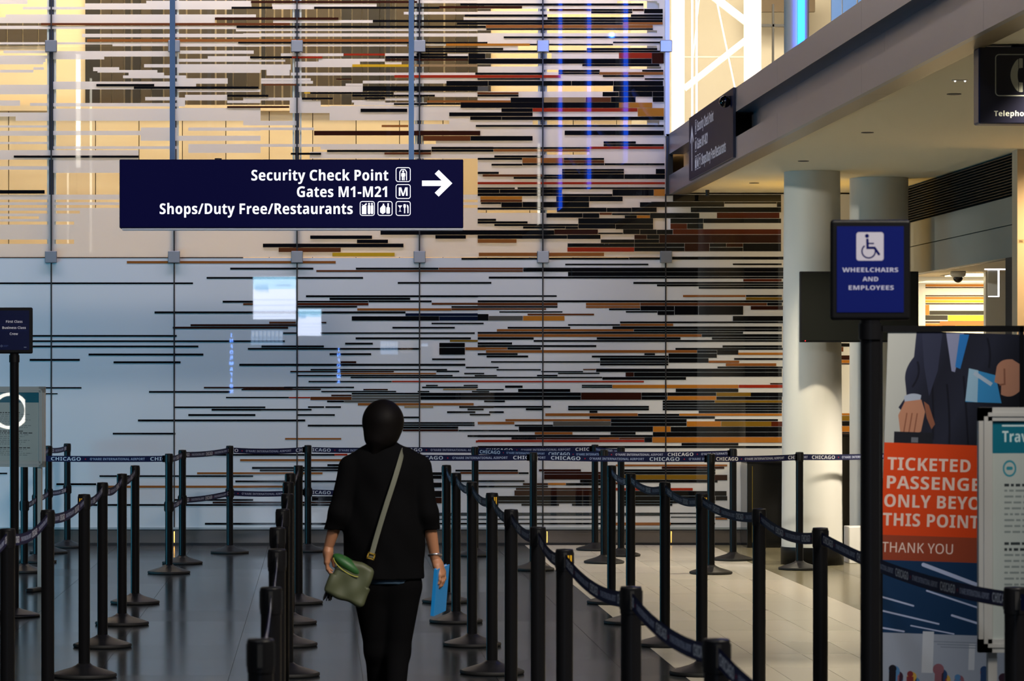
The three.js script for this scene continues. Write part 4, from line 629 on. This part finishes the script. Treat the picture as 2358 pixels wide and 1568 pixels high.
// two-belt stanchions before the wall, left
const lbl = (k, n) => `black two-belt stanchion by the glass wall, ${k}`;
const B1 = stanchion(56, 275, 'black two-belt stanchion right beside the class sign post', 'two-belt stanchions far left', 1), B2 = stanchion(84, 261, 'black two-belt stanchion in front of the far left travel notice', 'two-belt stanchions far left', 1), B3 = stanchion(112, 248, 'black two-belt stanchion beside the travel notice right edge', 'two-belt stanchions far left', 1), B4 = stanchion(155, 240, 'black two-belt stanchion nearest the wall at far left', 'two-belt stanchions far left', 1);
const C1 = stanchion(389, 276.5, 'black two-belt stanchion left of centre, front one of a close pair', 'two-belt stanchions left of centre', 1), C2 = stanchion(420, 263, 'black two-belt stanchion left of centre, rear one of a close pair', 'two-belt stanchions left of centre', 1), C3 = stanchion(529, 248, 'black two-belt stanchion standing alone below the hanging sign', 'two-belt stanchions left of centre', 1), C4 = stanchion(709, 246, 'black two-belt stanchion just left of the woman, near the wall', 'two-belt stanchions left of centre', 1);
belt(B1, C1, 'long navy printed belt across the left of the wall', { sag: .004, u0: .72, group: 'upper belts by the wall' });
const pairs = [[B1, B2, 'front pair at far left'], [B2, B3, 'middle pair at far left'], [B3, B4, 'rear pair at far left'], [C1, C2, 'close pair left of centre'], [C2, C3, 'slanting gap left of centre'], [C3, C4, 'gap left of the woman']];
for (const [p, q, n] of pairs) { belt(p, q, 'upper navy printed belt of the ' + n, { sag: .012, u0: rnd() * .3, group: 'upper belts by the wall' }); belt(p, q, 'lower navy printed belt of the ' + n, { h: .557, sag: .012, u0: rnd() * .3, group: 'lower belts by the wall' }); }
// stanchions before the wall, behind and right of the woman
const H2 = stanchion(918, 246, 'black belt stanchion hidden behind the woman, right of her neck', 'stanchions behind the woman'), F1 = stanchion(818, 270, 'black belt stanchion showing at the woman’s left shoulder', 'stanchions behind the woman');
const G1 = stanchion(1094, 252, 'slim far stanchion with lit edge, first right of the woman by the wall', 'far stanchions right of the woman'), F2 = stanchion(1228, 272, 'far stanchion rising between the fourth and fifth of the right row', 'far stanchions right of the woman');
const H3 = stanchion(1370, 244, 'rearmost of the three close far stanchions near the wall centre right', 'far stanchions right of the woman'), G2 = stanchion(1391, 262, 'middle one of the three close far stanchions centre right', 'far stanchions right of the woman'), G3 = stanchion(1430, 252, 'far stanchion behind the second belt of the pale strip row', 'far stanchions right of the woman');
const F3 = stanchion(1637, 277, 'far stanchion with broad base on the pale stone strip', 'far stanchions right of the woman'), G4 = stanchion(1688, 258, 'far stanchion beside the black cabinet', 'far stanchions right of the woman'), F4 = stanchion(1841, 271, 'far stanchion in front of the round column', 'far stanchions right of the woman');
const F5 = stanchion(2060, 266, 'far stanchion hidden behind the wheelchair sign post', 'far stanchions right of the woman');
const far = (a, b, n, o = {}) => belt(a, b, n, { sag: .006, group: 'far belts right of the woman', ...o });
far(C4, H2, 'far printed belt passing behind the woman, left part', { u0: .1 }); belt(C4, H2, 'lower printed belt passing behind the woman', { h: .557, sag: .006, u0: .1, group: 'lower belts by the wall' });
far(F1, F2, 'front printed belt from the woman to the fourth lane post', { u0: .44 }); far(F2, F3, 'front printed belt across the middle right of the wall', { u0: -.1 }); far(F3, F4, 'front printed belt from the pale strip to the round column', { u0: .0 }); far(F4, F5, 'front printed belt crossing the round column', { u0: -.08 });
far(H2, H3, 'rearmost printed belt right of the woman', { u0: .1 }); far(G1, G2, 'middle printed belt right of the woman', { u0: .0 }); far(G2, G4, 'middle printed belt ending beside the black cabinet', { u0: .3 }); far(H3, G3, 'short rear printed belt by the close stanchions', { u0: .5 });

// ---------------------------------------------------------------- the woman walking away
function surface(sdf, lo, hi, cell) {                 // meshes the zero level of a distance field (surface nets)
  const n = [0, 1, 2].map(i => Math.ceil((hi[i] - lo[i]) / cell) + 1), [nx, ny, nz] = n, id = (x, y, z) => (z * ny + y) * nx + x;
  const f = new Float32Array(nx * ny * nz);
  for (let z = 0; z < nz; z++) for (let y = 0; y < ny; y++) for (let x = 0; x < nx; x++) f[id(x, y, z)] = sdf(lo[0] + x * cell, lo[1] + y * cell, lo[2] + z * cell);
  const vid = new Int32Array(nx * ny * nz).fill(-1), pos = [], idx = [];
  for (let z = 0; z + 1 < nz; z++) for (let y = 0; y + 1 < ny; y++) for (let x = 0; x + 1 < nx; x++) {
    let m = 0, sx = 0, sy = 0, sz = 0, c = 0; const v = [];
    for (let k = 0; k < 8; k++) { v[k] = f[id(x + (k & 1), y + (k >> 1 & 1), z + (k >> 2))]; if (v[k] < 0) m++; }
    if (!m || m === 8) continue;
    for (let a = 0; a < 8; a++) for (const b of [a ^ 1, a ^ 2, a ^ 4]) if (b > a && (v[a] < 0) !== (v[b] < 0)) { const t = v[a] / (v[a] - v[b]); sx += (a & 1) + t * ((b & 1) - (a & 1)); sy += (a >> 1 & 1) + t * ((b >> 1 & 1) - (a >> 1 & 1)); sz += (a >> 2) + t * ((b >> 2) - (a >> 2)); c++; }
    vid[id(x, y, z)] = pos.length / 3; pos.push(lo[0] + (x + sx / c) * cell, lo[1] + (y + sy / c) * cell, lo[2] + (z + sz / c) * cell);
  }
  const quad = (a, b, c, d, flip) => { if (a < 0 || b < 0 || c < 0 || d < 0) return; flip ? idx.push(a, c, b, a, d, c) : idx.push(a, b, c, a, c, d); };
  for (let z = 1; z + 1 < nz; z++) for (let y = 1; y + 1 < ny; y++) for (let x = 1; x + 1 < nx; x++) {
    const v = f[id(x, y, z)] < 0;
    if (v !== f[id(x + 1, y, z)] < 0) quad(vid[id(x, y - 1, z - 1)], vid[id(x, y, z - 1)], vid[id(x, y, z)], vid[id(x, y - 1, z)], !v);
    if (v !== f[id(x, y + 1, z)] < 0) quad(vid[id(x - 1, y, z - 1)], vid[id(x - 1, y, z)], vid[id(x, y, z)], vid[id(x, y, z - 1)], !v);
    if (v !== f[id(x, y, z + 1)] < 0) quad(vid[id(x - 1, y - 1, z)], vid[id(x, y - 1, z)], vid[id(x, y, z)], vid[id(x - 1, y, z)], !v);
  }
  const nor = new Float32Array(pos.length), e = cell * .5;
  for (let i = 0; i < pos.length; i += 3) { const [x, y, z] = [pos[i], pos[i + 1], pos[i + 2]]; const g = V(sdf(x + e, y, z) - sdf(x - e, y, z), sdf(x, y + e, z) - sdf(x, y - e, z), sdf(x, y, z + e) - sdf(x, y, z - e)).normalize(); nor[i] = g.x; nor[i + 1] = g.y; nor[i + 2] = g.z; }
  const g = new THREE.BufferGeometry(); g.setAttribute('position', new THREE.Float32BufferAttribute(pos, 3)); g.setAttribute('normal', new THREE.BufferAttribute(nor, 3)); g.setIndex(idx); return g;
}
const cap = (a, b, r0, r1, kz = 1) => (x, y, z) => {   // tapered capsule, flattened in depth by kz
  const az = a[2], px = x - a[0], py = y - a[1], pz = (z - az) / kz, bx_ = b[0] - a[0], by = b[1] - a[1], bz = (b[2] - az) / kz, L = bx_ * bx_ + by * by + bz * bz || 1e-9, t = Math.max(0, Math.min(1, (px * bx_ + py * by + pz * bz) / L));
  return (Math.hypot(px - bx_ * t, py - by * t, pz - bz * t) - (r0 + (r1 - r0) * t)) * Math.min(1, kz);
};
const ell = (c, r) => (x, y, z) => { const k = Math.hypot((x - c[0]) / r[0], (y - c[1]) / r[1], (z - c[2]) / r[2]); return (k - 1) * Math.min(...r); };
const smin = (a, b, k) => { const h = Math.max(k - Math.abs(a - b), 0) / k; return Math.min(a, b) - h * h * k / 4; };
const blend = (list, k) => (x, y, z) => { let d = list[0](x, y, z); for (let i = 1; i < list.length; i++) d = smin(d, list[i](x, y, z), k); return d; };
{
  const s = 490, X0 = lx(890, s), Z0 = lz(s), u = x => (x - 890) / s, v = y => EYE - (y - PY) / s;
  const pt = (x, y, z = 0) => [u(x), v(y), z];        // pixel of the photograph, depth in metres towards the camera
  const J = { head: pt(881, 970, -.01), neck: pt(881, 1030, 0), chest: pt(885, 1085, 0), waist: pt(888, 1225, 0), hip: pt(890, 1330, 0),
    sL: pt(809, 1078, 0), sR: pt(963, 1076, 0), eL: pt(781, 1180, .03), eR: pt(984, 1182, .03), wL: pt(757, 1258, -.02), wR: pt(1003, 1288, -.03),
    hL: pt(857, 1355, 0), hR: pt(925, 1355, 0), kL: pt(868, 1500, -.02), kR: pt(916, 1500, .02), aL: pt(872, 1635, -.12), aR: pt(908, 1630, .16) };
  const w = thing('person', 'woman in black walking away, dark hair, green bag and blue book', 'person', [X0, 0, Z0]);
  const skin = mat({ color: C(.42, .19, .10), roughness: .5 });
  // body
  const F_ = [];
  F_.push(ell(J.head, [.078, .102, .09]), ell([J.head[0], J.head[1] - .05, J.head[2] - .035], [.055, .06, .055]), ell([J.head[0], J.head[1] - .01, J.head[2] - .098], [.013, .022, .018]));
  for (const q of [-1, 1]) F_.push(ell([J.head[0] + q * .08, J.head[1] - .01, J.head[2] + .01], [.012, .03, .02]));
  F_.push(cap([J.head[0], J.head[1] - .04, .0], J.neck, .045, .048), cap(J.neck, J.chest, .055, .08, .8));
  F_.push(cap(pt(830, 1075), pt(945, 1075), .055, .055, .9), cap(J.chest, J.waist, .125, .12, .62), cap(J.waist, J.hip, .12, .135, .68));
  for (const q of ['L', 'R']) { F_.push(cap(J['s' + q], J['e' + q], .044, .034), cap(J['e' + q], J['w' + q], .036, .0235), cap(J['h' + q], J['k' + q], .082, .05), cap(J['k' + q], J['a' + q], .05, .03), cap(J['a' + q], [J['a' + q][0], .035, J['a' + q][2] - .13], .032, .026)); }
  const bodyF = blend(F_, .03);
  const mouth = ell([J.head[0], J.head[1] - .055, J.head[2] - .088], [.02, .004, .01]), eyes = [-1, 1].map(q => ell([J.head[0] + q * .03, J.head[1], J.head[2] - .09], [.014, .008, .012]));
  const bodyC = (x, y, z) => { let d = bodyF(x, y, z); d = Math.max(d, -mouth(x, y, z)); for (const e of eyes) d = Math.max(d, -e(x, y, z)); return d; };
  // hands
  const hand = (wr, dirDown, across, palmN, curl, thumbSide) => {   // frame: down the hand, across the knuckles, palm normal
    const D = V(...dirDown).normalize(), A = V(...across).normalize(), N = V(...palmN).normalize(), W = V(...wr), P = (a, b, c) => W.clone().addScaledVector(D, a).addScaledVector(A, b).addScaledVector(N, c).toArray();
    const L = [cap(P(-.01, 0, 0), P(.03, 0, 0), .022, .024), cap(P(.03, -.02, 0), P(.075, -.026, .002), .015, .014), cap(P(.03, 0, 0), P(.08, 0, 0), .016, .014), cap(P(.03, .02, 0), P(.075, .024, .002), .015, .013)];
    const fingers = [[-.030, .066, .95], [-.010, .074, 1.05], [.010, .070, 1], [.029, .056, .85]].map(([o, len, r], i) => { let p = [.078 - (i === 3 ? .008 : 0), 0], ang = curl[0], segs = []; for (let k = 0; k < 3; k++) { const l = len * [.46, .32, .26][k], q = [p[0] + Math.cos(ang) * l, p[1] + Math.sin(ang) * l]; segs.push(cap(P(p[0], o, p[1]), P(q[0], o * 1.02, q[1]), .0088 * r - k * .0009, .0080 * r - k * .0009)); p = q; ang += curl[k + 1] || .3; } return segs; }).flat();
    const th = thumbSide, t0 = [.018, th * .022, .006], t1 = [.045, th * .046, .018], t2 = [.07, th * .05, .03], t3 = [.092, th * .046, .036];
    const thumb = [cap(P(...t0), P(...t1), .014, .0115), cap(P(...t1), P(...t2), .0105, .0095), cap(P(...t2), P(...t3), .0095, .008)];
    const palm = blend([...L, thumb[0]], .018), all = (x, y, z) => { let d = palm(x, y, z); for (const q of [...fingers, ...thumb]) d = smin(d, q(x, y, z), .004); return d; };
    const c = W.clone().addScaledVector(D, .07); return surface(all, [c.x - .13, c.y - .13, c.z - .13], [c.x + .13, c.y + .13, c.z + .13], .0034);
  };
  const hl = hand(J.wL, [-.12, -1, -.12], [0, -.05, -1], [1, -.1, 0], [.25, .45, .4, .3], 1);
  const hr = hand(J.wR, [.40, -.9, .22], [-.35, -.25, .9], [-.8, -.45, -.4], [.35, .5, .5, .4], -1);
  const bodyG = merge([surface(bodyC, [-.42, 0, -.36], [.42, 1.56, .36], .011), hl, hr]);
  mesh('body', bodyG, skin, w);
  // hair
  const hairF = blend([ell([J.head[0] + .002, v(971), .01], [.099, .106, .11]), ell([J.head[0] - .008, v(1005), .05], [.078, .06, .06]), cap(pt(868, 1020, .055), pt(862, 1046, .06), .045, .02)], .03), faceCut = ell([J.head[0], J.head[1] - .03, J.head[2] - .12], [.075, .085, .075]);
  mesh('hair', surface((x, y, z) => Math.max(hairF(x, y, z), -faceCut(x, y, z)), [-.2, 1.15, -.2], [.2, 1.62, .2], .008), mat({ color: C(.004, .003, .003), roughness: .6, specularIntensity: .2 }), w);
  // shirt: loose tunic with three-quarter sleeves, cut flat at hem and cuffs
  const tunic = blend([cap(pt(836, 1068), pt(938, 1066), .062, .062, .95), cap(J.neck, J.chest, .06, .09, .85), cap(pt(884, 1110, .0), pt(884, 1220, .0), .165, .168, .70), cap(pt(884, 1220), pt(884, 1370), .172, .2, .70)], .06);
  const hem = v(1332), sleeves = blend([...['L', 'R'].flatMap(q => { const e = J['e' + q], wr = J['w' + q], m = e.map((c, i) => c + (wr[i] - c) * .62); return [cap(J['s' + q], e, .062, .048), cap(e, m, .05, .046)]; })], .03), cuff = v(1219);
  const fold = (x, y, z) => .004 * Math.sin(x * 46 + y * 11) * Math.sin(y * 17 + z * 9);
  mesh('shirt', surface((x, y, z) => smin(Math.max(tunic(x, y, z) + fold(x, y, z), hem - y), Math.max(sleeves(x, y, z) + fold(x, y, z) * .6, (cuff - (Math.abs(x) > .14 ? 0 : 9)) - y), .02), [-.36, .6, -.26], [.36, 1.36, .26], .0095), mat({ color: C(.0035, .0035, .004), roughness: .9, specularIntensity: .1 }), w);
  mesh('undershirt_hem', surface((x, y, z) => Math.max(cap(pt(890, 1300), pt(890, 1350), .158, .160, .72)(x, y, z), v(1343) - y, y - v(1325)), [-.25, .6, -.2], [.25, .75, .2], .009), mat({ color: C(.02, .05, .09), roughness: .8 }), w);
  mesh('trousers', surface(blend([cap(pt(872, 1335), pt(910, 1335), .118, .118, .85), ...['L', 'R'].flatMap(q => [cap(J['h' + q], J['k' + q], .094, .056), cap(J['k' + q], [J['a' + q][0], J['a' + q][1] + .02, J['a' + q][2]], .056, .043)])], .03), [-.3, .06, -.3], [.3, .85, .36], .0105), mat({ color: C(.003, .003, .0035), roughness: .9, specularIntensity: .1 }), w);
  for (const q of ['L', 'R']) { const a = J['a' + q]; mesh('shoe', surface((x, y, z) => Math.max(blend([cap([a[0], .06, a[2] + .02], [a[0], .045, a[2] - .16], .043, .038)], .01)(x, y, z), -y + .001), [a[0] - .08, -.02, a[2] - .24], [a[0] + .08, .13, a[2] + .1], .008), M.black, w); }
  mesh('wrist_watch', new THREE.TorusGeometry(.028, .006, 8, 28).rotateX(Math.PI / 2 - .25).translate(u(1002), v(1279), -.027), mat({ color: C(.6, .6, .62), roughness: .25, metalness: .9 }), w);
  // shoulder bag
  const bag = thing('shoulder_bag', 'olive green crossbody bag with bright green flap on the woman’s hip', 'bag', [X0, 0, Z0]);
  const olive = mat({ color: C(.075, .085, .042), roughness: .55 }), green = mat({ color: C(.022, .10, .022), roughness: .5 });
  const b0 = (x, y, z) => { const c = Math.cos(.38), si = Math.sin(.38), cx = u(806), cy = v(1332), dx = x - cx, dy = y - cy, X = dx * c - dy * si, Y = dx * si + dy * c, Z = z - .185; const q = [Math.abs(X) - .066 - .012 * (Y < 0 ? 1 : 0), Math.abs(Y) - .074, Math.abs(Z) - .024]; return Math.hypot(Math.max(q[0], 0), Math.max(q[1], 0), Math.max(q[2], 0)) + Math.min(0, Math.max(...q)) - .022 + .004 * Math.sin(X * 60) * Math.sin(Y * 45); };
  mesh('bag_body', surface(b0, [u(700), v(1420), .08], [u(900), v(1250), .28], .005), olive, bag);
  const fl = (x, y, z) => { const c = Math.cos(.62), si = Math.sin(.62), dx = x - u(800), dy = y - v(1296), X = dx * c - dy * si, Y = dx * si + dy * c; return ell([0, 0, 0], [.084, .032, .05])(X, Y, z - .195); };
  mesh('flap', surface(fl, [u(730), v(1360), .1], [u(880), v(1230), .29], .005), green, bag);
  const stitchP = []; for (let i = 0; i <= 24; i++) { const a = Math.PI + .25 + i / 24 * 2.4, X = .078 * Math.cos(a), Y = .030 * Math.sin(a), c = Math.cos(-.62), si = Math.sin(-.62); stitchP.push(V(u(800) + X * c - Y * si, v(1296) + X * si + Y * c, .236 + .0 * i)); }
  mesh('stitching', new THREE.TubeGeometry(new THREE.CatmullRomCurve3(stitchP), 40, .0022, 6), mat({ color: C(.45, .42, .06), roughness: .6 }), bag.children[1]);
  const strapPts = [pt(853, 1278, .19), pt(868, 1225, .17), pt(888, 1160, .155), pt(906, 1105, .135), pt(922, 1052, .09), pt(926, 1036, .03), pt(922, 1046, -.05), pt(900, 1110, -.13), pt(860, 1200, -.16), pt(800, 1290, -.15), pt(772, 1318, -.04), pt(775, 1318, .1)].map(p => V(...p));
  const curve = new THREE.CatmullRomCurve3(strapPts), sp = [], si2 = [], nr = 90; for (let i = 0; i <= nr; i++) { const p = curve.getPoint(i / nr), tg = curve.getTangent(i / nr), out = V(p.x * .6, 0, p.z).normalize(), side = tg.clone().cross(out).normalize(); for (const [a, b] of [[-1, .003], [1, .003], [1, -.001], [-1, -.001]]) { const q = p.clone().addScaledVector(side, a * .0115).addScaledVector(out, b); sp.push(q.x, q.y, q.z); } if (i < nr) for (let k = 0; k < 4; k++) { const a = i * 4 + k, b = i * 4 + (k + 1) % 4; si2.push(a, b, a + 4, b, b + 4, a + 4); } }
  const sg = new THREE.BufferGeometry(); sg.setAttribute('position', new THREE.Float32BufferAttribute(sp, 3)); sg.setIndex(si2); sg.computeVertexNormals();
  mesh('strap', sg, mat({ color: C(.12, .125, .09), roughness: .7 }), bag);
  const brass = mat({ color: C(.75, .45, .06), roughness: .3, metalness: .8 });
  mesh('buckle', merge([bx(.006, .028, .008, -.015), bx(.006, .028, .008, .015), bx(.036, .006, .008, 0, .012), bx(.036, .006, .008, 0, -.012)].map(g => g.rotateZ(-.3).translate(u(853), v(1275), .198))), brass, bag.children[2]);
  const tas = []; for (let i = 0; i < 44; i++) tas.push(bar(V(u(766) + rr(-.008, .008), v(1318), .19 + rr(-.01, .01)), V(u(754) + rr(-.02, .022), v(1372) + rr(-.012, .012), .19 + rr(-.025, .025)), .0028, 5));
  tag(mesh('tassel', merge(tas), M.black, bag), null, null, null, 'stuff');
  // book
  const bk = thing('book', 'thin bright blue book in the woman’s right hand', 'book', [X0 + u(1014), v(1360), Z0 - .05]);
  bk.rotation.set(.12, 1.18, .10, 'YXZ');
  mesh('cover', merge([rbx(.16, .225, .003, .001, 0, 0, .0075), rbx(.16, .225, .003, .001, 0, 0, -.0075), rbx(.003, .225, .018, .001, -.079, 0, 0)]), mat({ color: C(.012, .26, .68), roughness: .45 }), bk);
  mesh('pages', bx(.154, .217, .012, .001, 0, 0), mat({ color: C(.72, .62, .58), roughness: .8 }), bk);
}

// ---------------------------------------------------------------- things behind the camera that the glass wall mirrors
const RF = zo => F / (2 * -ZW + zo);                  // pixels per metre for something mirrored from z = zo
function mirrored(x, y, zo) { const s = RF(zo); return V(lx(x, s), ly(y, s), zo); }
{
  const scr = (label, x0, x1, y0, y1, zo, turn, draw, power) => {
    const a = mirrored(x0, y1, zo), b = mirrored(x1, y0, zo), w = b.x - a.x, h = b.y - a.y;
    const t = thing('information_screen', label, 'screen', [(a.x + b.x) / 2, 0, zo], Math.PI + turn), cy = (a.y + b.y) / 2;
    mesh('case', rbx(w + .06, h + .06, .08, .01, 0, cy, -.045), M.black, t);
    mesh('screen', face(w, h).translate(0, cy, .001), mat({ color: C(0, 0, 0), roughness: .3, emissive: 0xffffff, emissiveMap: canvas(512, 512, draw), emissiveIntensity: power }), t);
    mesh('pole', cyl(.04, .04, cy, 16, 0, 0, -.1), M.darkMetal, t); mesh('foot', cyl(.3, .28, .03, 28, 0, 0, -.1), M.darkMetal, t);
  };
  const board = (g, W, H) => { g.fillStyle = '#dfe8ff'; g.fillRect(0, 0, W, H); g.fillStyle = '#9fd4f4'; g.fillRect(0, 0, W, 150); g.fillStyle = '#4f9fd0'; for (let i = 0; i < 26; i++) g.fillRect(330 + i * 6, 130 - ((i * 37) % 60), 5, 70); g.fillStyle = '#3c7fb4'; g.font = 'bold 40px sans-serif'; g.fillText('MONDAY', 60, 120); g.fillStyle = '#c4d2f0'; for (let y = 270; y < 480; y += 66) g.fillRect(0, y, W, 18); };
  scr('large bright flight screen behind the camera, mirrored in the glass', 580, 684, 637, 735, 10, .32, board, 19);
  scr('smaller bright flight screen behind the camera, mirrored in the glass', 685, 740, 712, 773, 14, -.12, board, 19);
  const sheet = (cols) => (g, W, H) => { g.fillStyle = '#8fb0d8'; g.fillRect(0, 0, W, H); g.fillStyle = '#22334c'; for (let i = 0; i < cols; i++) g.fillRect(i * W / cols, 0, 8, H); g.fillRect(0, H * .5, W, 14); g.fillStyle = '#c9d6ea'; for (let i = 0; i < cols; i++) g.fillRect(i * W / cols + 16, 60, W / cols - 30, 120); };
  scr('wide pale lit board behind the camera', 578, 652, 761, 794, 9, 0, sheet(8), 8);
  scr('pale lit board right of the mirrored information pylon', 876, 918, 786, 816, 15, 0, sheet(6), 8);
  scr('brown picture board beside the pale lit boards', 919, 950, 784, 812, 11, 0, (g, W, H) => { g.fillStyle = '#6b4630'; g.fillRect(0, 0, W, H); for (let i = 0; i < 60; i++) { g.fillStyle = i % 2 ? '#d8c8b8' : '#3a2418'; g.fillRect((i * 83) % W, (i * 147) % H, 60, 40); } }, 3);
  scr('narrow pale lit board farthest right behind the camera', 970, 986, 791, 826, 17, 0, sheet(3), 8);
  scr('second brown picture board behind the camera', 988, 1012, 790, 824, 12, 0, (g, W, H) => { g.fillStyle = '#7a5232'; g.fillRect(0, 0, W, H); for (let i = 0; i < 40; i++) { g.fillStyle = i % 2 ? '#caa878' : '#2a1a10'; g.fillRect((i * 61) % W, (i * 173) % H, 30, 90); } }, 3);
  const pylon = (label, x, y0, y1, zo) => {
    const a = mirrored(x, y1, zo), b = mirrored(x, y0, zo), h = b.y - a.y, t = thing('information_pylon', label, 'pylon', [a.x, 0, zo], Math.PI);
    mesh('body', rbx(.2, b.y + .1, .16, .01, 0, (b.y + .1) / 2, -.085), M.black, t);
    mesh('letter_sign', face(.15, h).translate(0, (a.y + b.y) / 2, .001), mat({ color: C(0, 0, 0), emissive: C(.12, .3, 1), emissiveIntensity: 40, emissiveMap: canvas(110, 1024, (g, W, H) => { g.fillStyle = '#000'; g.fillRect(0, 0, W, H); g.fillStyle = '#fff'; g.font = 'bold 84px sans-serif'; g.textAlign = 'center'; 'INFORMATION'.split('').forEach((c, i) => g.fillText(c, W / 2, 78 + i * 93)); }) }), t);
  };
  pylon('tall pylon with blue lit information letters, left one', 533, 765, 908, 8);
  pylon('tall pylon with blue lit information letters, right one', 780, 798, 935, 13);
  const mast = (label, x, y0, y1, w, zo, power) => {  // unseen tube lamp, shaped to mirror as a pale streak in the glass
    const a = mirrored(x, y1, zo), b = mirrored(x, y0, zo), t = thing('unseen_light_mast', label, 'lamp', [a.x, 0, zo]);
    mesh('pole', cyl(.05, .05, b.y + .05, 16, 0, 0, .1), M.darkMetal, t); mesh('foot', cyl(.3, .28, .03, 28, 0, 0, .1), M.darkMetal, t);
    mesh('light_tube', cyl(w / 2, w / 2, b.y - a.y, 14, 0, a.y, 0), mat({ color: 0xffffff, emissive: C(1, .93, .78), emissiveIntensity: power }), t);
  };
  mast('unseen tall tube lamp behind the camera, mirrored as a streak, leftmost and brightest', 180, 125, 385, .10, 6, 14);
  mast('unseen thin tube lamp behind the camera, mirrored as a streak, second from left', 209, 180, 580, .05, 8, 5);
  mast('unseen short tube lamp behind the camera, mirrored as a streak, third from left', 156, 380, 560, .04, 7, 4);
  mast('unseen thin tube lamp behind the camera, mirrored as a streak, far right', 1241, 330, 578, .06, 7, 12);
  // unseen ring lamp placed on the left wall, mirrored in the turned far notice
  const c0 = farNotice.position.clone().setY(ly(946, 300)), nn = V(Math.sin(farNotice.rotation.y), 0, Math.cos(farNotice.rotation.y)), ray = c0.clone().add(V(.06, 0, 0)).sub(camera.position).normalize(), out = ray.clone().addScaledVector(nn, -2 * ray.dot(nn)), k = (-8.93 - c0.x) / out.x, hit = c0.clone().addScaledVector(out, k);
  const r = thing('unseen_ring_lamp', 'unseen white ring lamp on the left wall, mirrored in the far notice', 'lamp', [-8.97, hit.y, hit.z], Math.PI / 2);
  mesh('back_plate', new THREE.CylinderGeometry(.1, .1, .03, 24).rotateX(Math.PI / 2), M.darkMetal, r);
  mesh('glow_light', new THREE.TorusGeometry(.23, .022, 12, 48).scale(1.25, .78, 1).translate(0, 0, .03), mat({ color: 0xffffff, emissive: C(1, .95, .85), emissiveIntensity: 24 }), r);
}

renderer.render(scene, camera);
